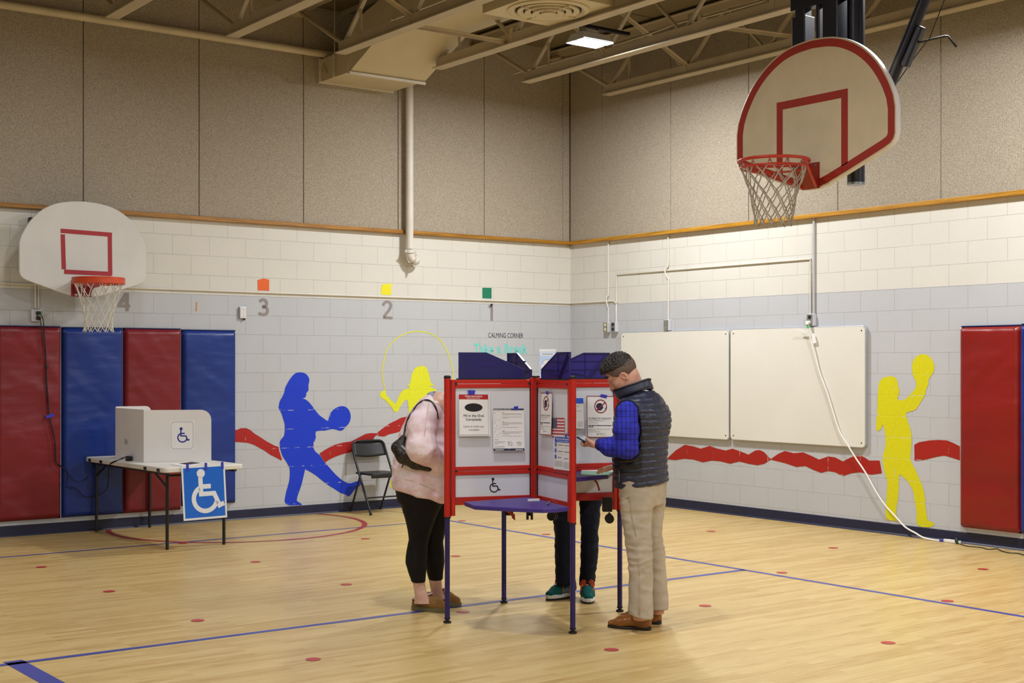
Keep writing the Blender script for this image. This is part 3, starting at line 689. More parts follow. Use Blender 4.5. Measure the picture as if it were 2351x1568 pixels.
# charger block and its cords
o = Vector((f0[0], f0[1], 0))+sd*.27+sn*.03+Z*zt
MB().obox(o+Z*.022, sd*.035, sn*.022, Z*.022).build('power_plug', M_cordb, bevel=.006); tag(bpy.context.scene.objects['power_plug'], 'black power plug beside the white privacy screen on the folding table', 'plug')
cd = thing('charger_cable', 'thin black cords hanging from the high outlet over the pads to the folding table', 'cord', (-6.5, -.09, 1.2))
cp = [A(85, 722, .06), A(93, 738, .085), A(98, 775, .095), A(104, 820, .10), A(105, 870, .10), A(109, 920, .10), A(112, 955, .10), A(122, 995, .10), A(127, 1020, .10)]
MB().tube(smoothpts(cp+[A(128, 1050, .10), A(132, 1066, .10), A(150, 1078, .10), A(165, 1098, .12), A(180, 1106, .16), A(196, 1100, .2), A(203, 1094, .3)], 6), .0045, 6).build('cord', M_cordb, cd, smooth=60)
cp2 = [A(88, 718, .06), A(98, 730, .085), A(101, 760, .095), A(105, 810, .10), A(107, 870, .10), A(111, 920, .10), A(113, 955, .10), A(124, 998, .10), A(126, 1030, .10), A(128, 1060, .10), A(140, 1070, .10), A(154, 1085, .1), A(154, 1118, .1), A(170, 1120, .1), A(180, 1126, .11), A(196, 1142, .12), A(225, 1137, .12), A(245, 1122, .14), A(249, 1095, .2), A(250, 1075, .25), D(256, 1062, 12.3), D(285, 1052, 12.3)]
MB().tube(smoothpts(cp2, 6), .0045, 6).build('cord', M_cordb, cd, smooth=60)
MB().obox(A(108, 842, .102), (.012, 0, 0), (0, .008, 0), (0, 0, .012)).build('cord_connector', M_cordb, cd)
t_ = A(112, 955, .098); MB().bar(t_+Vector((-.03, -.012, -.01)), t_+Vector((.045, -.012, .012)), .004, .03).build('blue_tape', M_tape, cd)
MB().tube(smoothpts([D(252, 1066, 12.32), D(268, 1058, 12.3), D(285, 1050, 12.3), o-sd*.0+Z*.02], 5), .005, 6).build('cord', M_cordb, cd, smooth=60)
# blue accessibility sign taped to the table front
q = [A(415, 1070, 1.95), A(515, 1064, 1.95), A(523, 1188, 1.965), A(421, 1196, 1.965)]
xs = (q[1]-q[0]).normalized(); ysn = (q[0]-q[3]).normalized(); nn_ = xs.cross(ysn).normalized(); nn_ = -nn_ if nn_.y > 0 else nn_
bs = thing('accessibility_sign', 'glossy blue wheelchair sign taped to the front edge of the folding table', 'sign', (q[0]+q[2])/2)
ww, hh = (q[1]-q[0]).length, (q[0]-q[3]).length; oc = (q[0]+q[1]+q[2]+q[3])/4
QQ = lambda x, y, o=0.0: oc+xs*(x*ww)+ysn*(y*hh)+nn_*o
MB().prism([QQ(-.5, -.5), QQ(.5, -.5), QQ(.5, .5), QQ(-.5, .5)], nn_*.003).build('sheet', M_signwhite, bs)
MB().face([QQ(-.46, -.46, .004), QQ(.46, -.46, .004), QQ(.46, .455, .004), QQ(-.46, .455, .004)]).build('blue_field', M_bluesign, bs, fixn=False)
wheelchair(MB(), QQ(.0, .01, .005), xs, ysn, .385, w=.105).build('wheelchair_symbol', M_signwhite, bs, fixn=False)
for x in (-.36, .06, .44): MB().prism([QQ(x-.03, .40, .005), QQ(x+.03, .40, .005), QQ(x+.03, .535, .005), QQ(x-.03, .535, .005)], nn_*.0006).build('blue_tape', M_tape, bs)
pz = zt+.001
PP = lambda u, v, o=0: G(u, v, pz+o)
MB().prism([PP(392, 1066), PP(428, 1060), PP(468, 1064), PP(432, 1072)], (0, 0, .0012)).prism([PP(410, 1064, .0015), PP(440, 1060.5, .0015), PP(462, 1063, .0015), PP(430, 1067, .0015)], (0, 0, .0006), 1).build('instruction_sheet', [M_paper, M_ink])
tag(bpy.context.scene.objects['instruction_sheet'], 'white sheet with black printed bars lying at the table edge above the blue sign', 'paper')
# ------------------------------------------------------------------ folding chair
ch = thing('folding_chair', 'black steel folding chair standing against the painted wall', 'chair', (-2.985, -.26, 0))
x0, x1 = -3.20, -2.775
for x in (x0, x1):
    MB().tube([(x, -.50, .012), (x, -.155, .60)], .0125, 10).build('front_leg', M_chair, ch, smooth=50)
    MB().tube([(x+.018*(1 if x == x0 else -1), -.035, .012), (x+.018*(1 if x == x0 else -1), -.255, .43)], .011, 10).build('rear_leg', M_chair, ch, smooth=50)
    MB().ball((x, -.50, .014), (.017, .017, .016), 10).build('foot_cap', M_dkrubber, ch, smooth=60)
    MB().ball((x+.018*(1 if x == x0 else -1), -.035, .014), (.016, .016, .015), 10).build('foot_cap', M_dkrubber, ch, smooth=60)
top = [(x0, -.155, .60), (x0+.004, -.105, .70), (x0+.012, -.090, .745), (x0+.04, -.082, .775), (x0+.10, -.08, .785), (x1-.10, -.08, .785), (x1-.04, -.082, .775), (x1-.012, -.09, .745), (x1-.004, -.105, .70), (x1, -.155, .60)]
MB().tube(smoothpts(top, 4), .0125, 10).build('back_frame', M_chair, ch, smooth=50)
nu, nv = 14, 6; vs = []; vf = []
for j in range(nv+1):
    for i in range(nu+1):
        s, t = i/nu, j/nv; z = .625+.150*t-.018*math.sin(PI*s)*(1-t); cin = .02*(1-min(1, min(s, 1-s)*12))*t
        vs.append((x0+.012+(x1-x0-.024)*s, -.145+.062*t+.020*math.sin(PI*s), z-cin))
for j in range(nv):
    for i in range(nu): a = j*(nu+1)+i; vf.append((a, a+1, a+nu+2, a+nu+1))
bk = MB().add(vs, vf).build('backrest', M_chairv, ch, smooth=60); sm = bk.modifiers.new('thick', 'SOLIDIFY'); sm.thickness = .008
MB().prism([(x, y, .425) for x, y in rrect(x0+.022, -.47, x1-.022, -.10, .05)], (0, 0, .022)).build('seat', M_chairv, ch, smooth=30, bevel=.006)
MB().box((x0+.03, -.475, .395), (x1-.03, -.455, .437)).build('seat_front_lip', M_chairv, ch, bevel=.006)
MB().tube([(x0, -.40, .18), (x1, -.40, .18)], .009, 8).build('leg_crossbar', M_chair, ch, smooth=50)
MB().tube([(x0+.018, -.08, .1), (x1-.018, -.08, .1)], .009, 8).build('leg_crossbar', M_chair, ch, smooth=50)
# ------------------------------------------------------------------ whiteboards, outlets, conduits on the whiteboard wall
def wboard(y0, y1, z0, z1, label):
    t = thing('whiteboard', label, 'whiteboard', (-.02, (y0+y1)/2, (z0+z1)/2), 'whiteboards on the block wall')
    lp = rrect(y0, z0, y1, z1, .045); li = rrect(y0+.008, z0+.008, y1-.008, z1-.008, .04)
    MB().prism([(-.040, y, z) for y, z in lp], (.0398, 0, 0)).build('frame', M_alu, t, smooth=40, bevel=.004)
    MB().face([(-.0412, y, z) for y, z in li]).build('writing_surface', M_wb, t, fixn=False)
    for y in (y0+.05, y1-.05):
        for z in (z0+.05, z1-.05): MB().cyl((-.041, y, z), (-.044, y, z), .007, 8).build('screw', M_ink, t)
    return t
wboard(-2.787, -1.0, .812, 2.022, 'cream whiteboard nearer the room corner, partly behind the man in the quilted vest')
wboard(-4.628, -2.800, .818, 2.024, 'cream whiteboard with the white cord hanging over it')
def outlet(y, z, kind, label, w=.075, h=.115, dep=.052):
    t = thing('wall_outlet', label, 'outlet', (-.02, y, z), 'outlet boxes on the whiteboard wall')
    MB().box((-dep, y-w/2-.006, z-h/2-.006), (-.001, y+w/2+.006, z+h/2+.006)).build('box', M_box, t, bevel=.006)
    MB().box((-dep-.003, y-w/2, z-h/2), (-dep, y+w/2, z+h/2)).build('cover_plate', M_plate, t, bevel=.002)
    pl = t.children[-1]
    for dz in (-.027, .027):
        if kind == 'screws': MB().cyl((-dep-.003, y, z+dz), (-dep-.006, y, z+dz), .008, 10).build('screw', M_zinc, pl)
        else: MB().cyl((-dep-.003, y, z+dz), (-dep-.006, y, z+dz), .019, 16).build('socket', M_ivory if kind == 'ivory' else M_ink, pl)
    return t
outlet(-.735, 2.090, 'ivory', 'steel outlet plate with ivory sockets nearest the room corner'); outlet(-.875, 2.090, 'black', 'steel outlet plate with two black sockets beside the ivory one')
outlet(-1.800, 2.090, 'screws', 'blank steel plate box directly above the first whiteboard'); outlet(-3.930, 2.095, 'black', 'steel outlet box with the white plug above the second whiteboard')
def conduit(name, pts, label, r=.009, m=None, off=.014):
    t = tag(MB().tube(pts, r, 8).build(name, m or M_conduit, smooth=50), label, 'conduit', 'painted conduits on the block walls'); return t
ox = -.013
conduit('wall_conduit', smoothpts([(ox, -.745, 3.13), (ox, -.745, 2.52), (ox-.008, -.730, 2.47), (ox-.014, -.722, 2.42), (ox-.008, -.735, 2.35), (ox, -.745, 2.30), (ox, -.745, 2.15)], 4), 'thin painted conduit dropping to the ivory outlet, kinked where pipes cross')
conduit('wall_conduit', [(ox, -.005, 2.404), (ox, -.84, 2.404), (ox, -.890, 2.375), (ox, -.895, 2.15)], 'painted conduit from the corner to the black two-socket outlet')
conduit('wall_conduit', [(ox, -.90, 2.38), (ox, -.90, 2.722), (ox, -3.905, 2.722), (ox, -3.905, 2.16)], 'painted conduit running level above the whiteboards and down at both ends')
conduit('wall_conduit', smoothpts([(ox, -1.795, 3.13), (ox, -1.795, 2.80), (ox-.012, -1.770, 2.75), (ox-.018, -1.76, 2.71), (ox-.008, -1.785, 2.64), (ox, -1.80, 2.58), (ox, -1.80, 2.15)], 4), 'thin painted conduit dropping to the blank plate box')
conduit('wall_conduit', [(ox-.004, -3.955, 3.16), (ox-.004, -3.955, 2.15)], 'greyish vertical conduit dropping from the oak trim to the outlet with the plug', .012, M_conduitg)
conduit('wall_conduit', [(-15, -.014, 2.418), (-.005, -.014, 2.404)], 'long level painted conduit along the numbers wall above the grey band', .010)
# white extension cord
wc = thing('extension_cord', 'white extension cord hanging from the outlet over the whiteboard down to the floor', 'cord', (-.08, -4.6, 1.0))
pl_ = [(-.085, -3.935, 2.055), (-.085, -3.945, 2.0), (-.075, -3.96, 1.90), (-.07, -4.00, 1.78), B(1880, 850, .065), B(1900, 905, .065), B(1925, 985, .065), B(1945, 1020, .065), B(1965, 1052, .05), B(1987, 1085, .05), B(2012, 1130, .05), B(2032, 1160, .05), B(2055, 1185, .055), B(2075, 1207, .06), (-.075, -5.17, .075), (-.085, -5.24, .055), (-.09, -5.33, .022), (-.085, -5.43, .010), (-.075, -5.53, .009)]
MB().tube(smoothpts(pl_, 6), .0085, 8).build('cord', M_cordw, wc, smooth=60)
MB().tube([(-.058, -3.93, 2.068), (-.092, -3.93, 2.066), (-.098, -3.932, 2.045)], [.020, .020, .014], 12).build('plug', M_cordw, wc, smooth=50)
MB().cyl((-.093, -3.936, 2.040), (-.090, -3.940, 2.012), .0115, 10).build('green_band', M_greenpl, wc, smooth=50)
MB().prism([(-.080, -3.935, 1.985), (-.082, -3.905, 1.955), (-.10, -3.80, 1.99), (-.10, -3.81, 2.01)], (-.001, 0, 0)).prism([(-.062, -3.96, 1.96), (-.062, -4.0, 1.95), (-.062, -4.03, 1.86), (-.062, -3.97, 1.85)], (-.004, 0, 0)).build('paper_tag', M_paper, wc)
MB().obox((-.077, -5.525, .012), (.009, 0, 0), (0, .018, 0), (0, 0, .008)).build('blue_tape', M_tape, wc)
st = thing('power_strip', 'slim white outlet strip on the floor at the end of the white cord', 'power strip', (-.068, -5.63, 0))
MB().prism([(x, y, .002) for x, y in [(-.078, -5.545), (-.09, -5.60), (-.092, -5.68), (-.085, -5.715), (-.068, -5.725), (-.05, -5.715), (-.044, -5.68), (-.046, -5.60), (-.060, -5.545)]], (0, 0, .028)).build('body', M_cordw, st, smooth=30, bevel=.004)
MB().cyl((-.070, -5.712, .030), (-.070, -5.712, .032), .006, 10).cyl((-.068, -5.63, .030), (-.068, -5.63, .032), .004, 8).build('hole', M_blueink, st)
bc = thing('charger_cable', 'black cord with a green band running from the outlet strip along the baseboard', 'cord', (-.1, -5.8, 0))
MB().tube([(-.080, -5.69, .045), (-.095, -5.70, .028), (-.105, -5.71, .012)], [.017, .017, .009], 12).build('plug', M_cordb, bc, smooth=50)
MB().ball((-.094, -5.705, .022), (.014, .016, .012), 10).build('green_band', M_greenpl, bc, smooth=60)
kp = [(-.105, -5.712, .010)]+[G(u, v, .006) for u, v in ((2222, 1254), (2245, 1256), (2258, 1258), (2268, 1261), (2280, 1260.5), (2290, 1260), (2300, 1265), (2316, 1269), (2340, 1271), (2360, 1278))]
MB().tube(smoothpts(kp, 5), .0042, 6).build('cord', M_cordb, bc, smooth=60)
# ------------------------------------------------------------------ small things on the numbers wall
eo = thing('wall_outlet', 'outlet box with black and green plugs high over the red wall pad', 'outlet', A(83, 724, .02))
a_, b_ = A(69, 737), A(92, 711)
MB().box((a_.x, -.045, a_.z-.005), (b_.x, -.001, b_.z)).build('box', M_box, eo, bevel=.006); MB().box((a_.x+.045, -.048, a_.z+.012), (b_.x-.005, -.045, b_.z-.006)).build('cover_plate', M_white, eo)
for z in (2.135, 2.085): MB().obox((b_.x-.035, -.062, z), (.020, 0, 0), (0, .016, 0), (0, 0, .016)).build('plug', M_cordb, eo, bevel=.004)
MB().obox((b_.x-.012, -.066, 2.135), (.010, 0, 0), (0, .008, 0), (0, 0, .010)).build('green_band', M_greenpl, eo)
MB().tube([(a_.x+.045, -.014, 2.18), (a_.x+.045, -.014, 2.415)], .010, 8).tube([(a_.x+.075, -.014, 2.18), (a_.x+.075, -.014, 2.415)], .007, 8).build('conduit', M_conduit, eo, smooth=50)
sw = thing('wall_plate_box', 'small pale metal plate box beside the taupe number 3', 'switch plate', A(556, 718, .01))
MB().box((-4.520, -.030, 2.125), (-4.440, -.001, 2.248)).build('box', M_alu, sw, bevel=.004); MB().box((-4.514, -.033, 2.131), (-4.446, -.030, 2.242)).build('cover_plate', M_whiteg, sw, bevel=.001)
for z in (2.150, 2.225): MB().cyl((-4.48, -.033, z), (-4.48, -.035, z), .004, 8).build('screw', M_steel, sw.children[1])
MB().ball((-4.465, -.022, 2.118), .012, 8).build('button', M_ink, sw)
def wallpoly(fn, pts, off=.002, th=.0008): return MB().prism([fn(u, v, off) for u, v in pts], (0, -th, 0) if fn is A else (-th, 0, 0))
def decal(name, mb, m, label, cat, group=None): return tag(mb.build(name, m), label, cat, group)
decal('tape_strip', wallpoly(A, [(450.5, 694), (453, 694), (452, 715), (449.5, 715)]), M_orangetape, 'short orange tape strip on the grey band between numbers 4 and 3', 'tape')
gp = 'coloured paper squares above the wall numbers'
decal('paper_square', wallpoly(A, [(591.5, 643), (605, 639), (618, 642), (618, 667.5), (592, 666.5)]), M_orange, 'orange paper piece above the number 3', 'paper', gp)
decal('paper_square', wallpoly(A, [(876, 654), (898, 650), (898, 677.5), (875, 676.5)]), M_yellowp, 'yellow paper piece above the number 2', 'paper', gp)
decal('paper_square', wallpoly(A, [(1107.5, 660.5), (1128.5, 661), (1128.5, 685.5), (1107.5, 684.5)]), M_greenp, 'dark green paper piece above the number 1', 'paper', gp)
def stroke(mb, pts, w, fn=A, off=.0018):
    """flat stroke of pixel width w, hugging the wall"""
    P = [Vector(p) for p in pts]; n = len(P); L, R_ = [], []
    for i in range(n):
        t = (P[min(i+1, n-1)]-P[max(i-1, 0)]).normalized(); s = Vector((-t.y, t.x))*(w/2 if not callable(w) else w(i/(n-1))/2)
        L.append(P[i]+s); R_.append(P[i]-s)
    for i in range(n-1): mb.face([fn(*p, off) for p in (L[i], L[i+1], R_[i+1], R_[i])])
    return mb
def curve2(pts, k=6): return [(p.x, p.y) for p in smoothpts([(x, y, 0) for x, y in pts], k)]
gn = 'painted numbers on the grey band'
m1 = MB(); stroke(m1, [(1129, 698), (1129, 736.5)], 6); m1.face([A(u, v, .0018) for u, v in ((1132, 697.5), (1126, 697.5), (1120.5, 703.5), (1124, 708.5), (1128, 705))])
decal('wall_number', m1, M_numgrey, 'taupe number 1 under the green paper', 'number', gn)
m2 = MB(); stroke(m2, curve2([(879.5, 702), (883, 695), (890, 692.5), (896, 696.5), (897, 704), (892.5, 713), (886, 721), (881, 728.5)]), 6.5); stroke(m2, [(879.5, 729.2), (901, 730)], 6.5)
decal('wall_number', m2, M_numgrey, 'taupe number 2 under the yellow paper', 'number', gn)
m3 = MB(); stroke(m3, curve2([(596, 693), (601, 688.5), (608, 689), (612, 695), (610, 702), (602, 704.5)]), 7); stroke(m3, curve2([(602, 704.5), (611, 706.5), (614, 713), (611.5, 720), (604, 722.5), (598, 721), (594.5, 718)]), 7)
decal('wall_number', m3, M_numgrey, 'taupe number 3 under the orange paper', 'number', gn)
m4 = MB(); m4.ring([A(u, v, .0018) for u, v in ((286, 672), (296, 672.5), (296, 706.5), (270, 705.2), (270, 700))], [A(u, v, .0018) for u, v in ((286.5, 693), (287, 693), (287, 699), (281, 699), (281, 698.6))], (0, -.0006, 0)); stroke(m4, [(292, 703), (292, 714.5)], 8)
stroke(m4, [(294, 702.8), (299, 703)], 7)
decal('wall_number', m4, M_numgrey, 'taupe number 4 beside the net of the orange hoop', 'number', gn)
# lettering
def wall_text(body, u0, u1, v, hpx, m, label, bold, sx=None, space=1.0):
    a, b = A(u0, v, .0015), A(u1, v, .0015); t = MB().text(body, (0, 0, 0), (1, 0, 0), (0, 0, 1), 1.0, bold=bold, align='LEFT', space=space)
    xs_ = [p.x for p in t.v]; hs = [p.z for p in t.v]; w = max(xs_)-min(xs_); h = max(hs)-min(hs)
    hm = hpx*16.3/FPX; t.v = [Vector((a.x+(p.x-min(xs_))/w*(b.x-a.x), a.y-.0005, a.z+(p.z-min(hs))/h*hm)) for p in t.v]
    return tag(t.build('wall_lettering', m, fixn=False), label, 'lettering')
wall_text('CALMING CORNER', 1121, 1201.5, 775.0, 11, M_navyletter, 'thin dark CALMING CORNER lettering on the wall', 0.0)
wall_text('Take a Break', 1088, 1211, 811.0, 22, M_teal, 'turquoise Take a Break lettering on the wall above the booth', .03, space=1.15)
# poster with a dial
pt = thing('wall_poster', 'pale blue poster with a round dial on the wall behind the booth', 'poster', A(1257, 835, .003))
pq = lambda x, z, o=.002: (-.498+.262*x, -o, 1.36+.468*z)
MB().prism([pq(0, 0), pq(1, 0), pq(1, 1), pq(0, 1)], (0, -.0012, 0)).build('sheet', M_posterb, pt)
MB().face([pq(0, .93, .004), pq(1, .93, .004), pq(1, 1, .004), pq(0, 1, .004)]).face([pq(.06, .83, .004), pq(.93, .83, .004), pq(.93, .905, .004), pq(.06, .905, .004)]).face([pq(.5+.44*math.cos(t), .46+.27*math.sin(t), .004) for t in [2*PI*i/32 for i in range(32)]]).build('white_shapes', M_dial, pt, fixn=False)
ln = MB()
for i in range(8):
    t = PI/4*i; ln.bar(pq(.5, .46, .005), pq(.5+.43*math.cos(t), .46+.265*math.sin(t), .005), .001, .002)
ln.tube([pq(.5+.44*math.cos(t), .46+.27*math.sin(t), .005) for t in [2*PI*i/32 for i in range(32)]], .0015, 5, closed=True)
for i in range(18): ln.face([pq(.17+.0365*i, .858, .0055), pq(.195+.0365*i, .858, .0055), pq(.195+.0365*i, .880, .0055), pq(.17+.0365*i, .880, .0055)])
ln.build('dial_lines', M_midink, pt); MB().face([pq(.36, .56, .006), pq(.45, .55, .006), pq(.47, .62, .006), pq(.39, .63, .006)]).build('dial_pointer', M_ivory, pt, fixn=False)
# ------------------------------------------------------------------ murals
def MU(ox, oy, sc, pts): return [(ox+x/sc, oy+y/sc) for x, y in pts]
blue = MU(620, 840, 4.75, [(325,70),(365,75),(400,95),(425,135),(428,165),(418,215),(420,265),(408,278),(395,300),(393,325),(378,348),(352,355),(385,365),(425,395),(465,445),(530,530),(590,575),(632,600),(645,550),(670,500),(720,458),(780,438),(830,450),(865,490),(880,545),(872,600),(850,640),(820,668),(800,695),(770,708),(735,700),(700,690),(660,690),(600,705),(500,713),(500,780),(478,840),(472,890),(500,940),(545,975),(580,1035),(640,1100),(720,1190),(800,1255),(860,1280),(905,1272),(985,1250),(1000,1275),(975,1310),(925,1345),(885,1400),(855,1425),(820,1400),(770,1385),(700,1340),(620,1290),(550,1235),(480,1180),(390,1130),(380,1140),(345,1290),(310,1390),(290,1465),(320,1490),(350,1515),(300,1518),(200,1520),(175,1505),(160,1475),(165,1430),(180,1360),(210,1250),(216,1150),(210,1110),(180,1050),(140,990),(115,920),(105,850),(115,810),(150,765),(160,715),(160,640),(150,600),(125,520),(95,460),(95,445),(105,390),(130,345),(155,290),(165,240),(195,180),(235,120),(280,78)])
decal('wall_mural', wallpoly(A, curve2(blue+blue[:1], 2)[:-1]), M_mblue, 'blue painted figure kicking a ball, behind the folding chair', 'mural', 'painted wall silhouettes')
yl = MU(860, 740, 7.125, [(765,712),(810,715),(845,740),(875,790),(893,860),(905,930),(920,985),(968,1025),(965,1038),(905,1038),(915,1055),(950,1075),(1000,1090),(1018,1110),(1010,1140),(1100,1250),(1000,1700),(1040,2300),(960,3030),(700,3040),(690,2700),(640,2600),(480,2690),(312,2705),(253,2700),(255,2598),(420,2560),(500,2450),(580,2000),(560,1440),(540,1270),(500,1270),(470,1300),(420,1380),(380,1460),(355,1470),(320,1455),(270,1380),(180,1275),(100,1225),(85,1190),(95,1150),(150,1110),(180,1095),(188,1170),(200,1200),(270,1275),(345,1340),(375,1260),(420,1160),(470,1105),(540,1085),(578,1070),(560,1060),(545,1055),(580,1040),(530,1035),(575,1005),(595,930),(605,860),(630,790),(680,735)])
yo = wallpoly(A, yl)
stroke(yo, curve2(MU(860, 740, 7.125, [(172,1100),(150,1000),(122,860),(135,720),(170,560),(200,450),(280,340),(370,255),(470,200),(560,165),(650,152),(800,152),(880,170),(990,225),(1070,290),(1150,395),(1210,520),(1250,640),(1280,780),(1280,880),(1270,1000)]), 5), 1.9, off=.0025)
decal('wall_mural', yo, M_myelA, 'yellow painted figure swinging a jump rope, behind the person in the pink sweatshirt', 'mural', 'painted wall silhouettes')
gr = 'painted red ribbons'
decal('wall_mural', wallpoly(A, MU(540, 840, 4.355, [(-60,640),(18,640),(60,622),(110,622),(150,640),(190,675),(250,712),(320,758),(400,800),(432,808),(440,850),(468,935),(460,945),(400,912),(350,888),(290,845),(240,818),(190,790),(130,770),(60,763),(-60,758)])), M_mredA, 'red painted ribbon between the blue pad and the kicking figure', 'mural', gr)
rr_ = MU(620, 840, 4.75, [(540,955),(600,915),(690,865),(800,835),(880,825),(950,790),(1040,742),(1100,732),(1160,735),(1230,680),(1300,630),(1380,592),(1430,565),(1560,540),(1560,640),(1425,712),(1370,730),(1300,745),(1245,770),(1200,768),(1160,755),(1140,775),(1105,840),(1050,870),(950,915),(880,940),(780,965),(700,995),(640,1025),(600,1055),(575,1020)])
decal('wall_mural', wallpoly(A, rr_), M_mredA, 'red painted ribbon rising from the kicking figure behind the folding chair', 'mural', gr)
yb_ = MU(2000, 800, 3.732, [(425,50),(470,52),(510,80),(535,120),(542,165),(530,210),(505,245),(490,275),(490,310),(470,350),(465,390),(430,450),(385,520),(350,535),(305,550),(300,580),(330,670),(345,740),(345,830),(335,950),(370,1020),(410,1110),(440,1180),(462,1280),(465,1350),(475,1420),(485,1470),(520,1485),(540,1505),(520,1528),(440,1530),(400,1515),(390,1480),(390,1400),(375,1310),(360,1220),(320,1150),(285,1110),(255,1085),(240,1090),(237,1180),(230,1290),(215,1380),(220,1440),(240,1475),(180,1475),(140,1465),(125,1430),(130,1330),(135,1240),(140,1150),(125,1090),(105,1010),(100,930),(120,850),(125,790),(115,700),(100,650),(85,690),(60,705),(45,700),(45,620),(52,560),(55,450),(62,340),(75,280),(110,250),(160,238),(200,245),(225,280),(230,320),(242,360),(230,420),(225,435),(260,445),(300,430),(340,390),(375,350),(388,310),(380,270),(358,230),(350,170),(355,120),(380,75)])
decal('wall_mural', wallpoly(B, curve2(yb_+yb_[:1], 2)[:-1]), M_myelB, 'yellow painted figure throwing a ball, beside the red pad on the whiteboard wall', 'mural', 'painted wall silhouettes')
ra = MU(1300, 480, 1.9125, [(440,1098),(480,1060),(520,1035),(560,1042),(590,1052),(630,1040),(665,1052),(700,1060),(730,1052),(760,1062),(800,1078),(830,1060),(850,1058),(870,1068),(898,1098),(930,1075),(960,1062),(1000,1072),(1040,1068),(1080,1085),(1110,1100),(1150,1086),(1180,1090),(1215,1108),(1250,1090),(1280,1078),(1310,1090),(1330,1104),(1376,1104),(1386,1160),(1340,1166),(1290,1155),(1250,1160),(1215,1172),(1180,1155),(1150,1150),(1120,1158),(1085,1145),(1050,1128),(1010,1132),(960,1115),(898,1100),(870,1118),(840,1125),(800,1118),(760,1108),(720,1118),(680,1108),(640,1104),(600,1112),(560,1100),(520,1096),(480,1102)])
decal('wall_mural', wallpoly(B, ra), M_mredB, 'long wavy red painted ribbon under the two whiteboards', 'mural', gr)
decal('wall_mural', wallpoly(B, MU(2000, 800, 3.732, [(370,825),(410,803),(500,788),(580,783),(650,788),(700,808),(760,838),(760,958),(700,938),(650,922),(620,918),(560,928),(480,948),(410,962),(372,960)])), M_mredB, 'short red painted ribbon between the ball-throwing figure and the red pad', 'mural', gr)
# ------------------------------------------------------------------ four-sided voting booth
PLp, PFp, PBp, PRp = G(1027, 1430), G(1315, 1454), G(1157, 1384), G(1423, 1404)
HUB = (PLp+PFp+PBp+PRp)/4; HUB.z = 0
Z = Vector((0, 0, 1))
bo = thing('voting_booth', 'red framed four-sided voting booth with white panels and purple legs', 'voting booth', HUB)
DIR = {}
for k, p in (('L', PLp), ('F', PFp), ('B', PBp), ('R', PRp)):
    d = Vector((p.x-HUB.x, p.y-HUB.y, 0)); DIR[k] = (d.normalized(), d.length)
def W3(k, s, z, o=0.0):
    """a point on a wing: s from the hub, height z, o off the panel"""
    d, L = DIR[k]; n = Vector((d.y, -d.x, 0)); return HUB+d*s+Z*z+n*o
ZB, ZT = .745, 1.548
hubm = MB()
for k in 'LFBR':
    d = DIR[k][0]; c = HUB+d*.028
    hubm.obox(c+Z*(ZB+ZT+.01)/2, d*.012, Vector((d.y, -d.x, 0))*.016, Z*(ZT-ZB+.01)/2)
hubm.build('center_post', M_booth, bo, bevel=.003)
MB().cyl(HUB+Z*ZB, HUB+Z*(ZT+.005), .017, 12).build('center_tube', M_alu, bo, smooth=40)
MB().cyl(HUB+Z*(ZT+.004), HUB+Z*(ZT+.022), .026, 16).build('center_cap', M_dkrubber, bo, smooth=40)
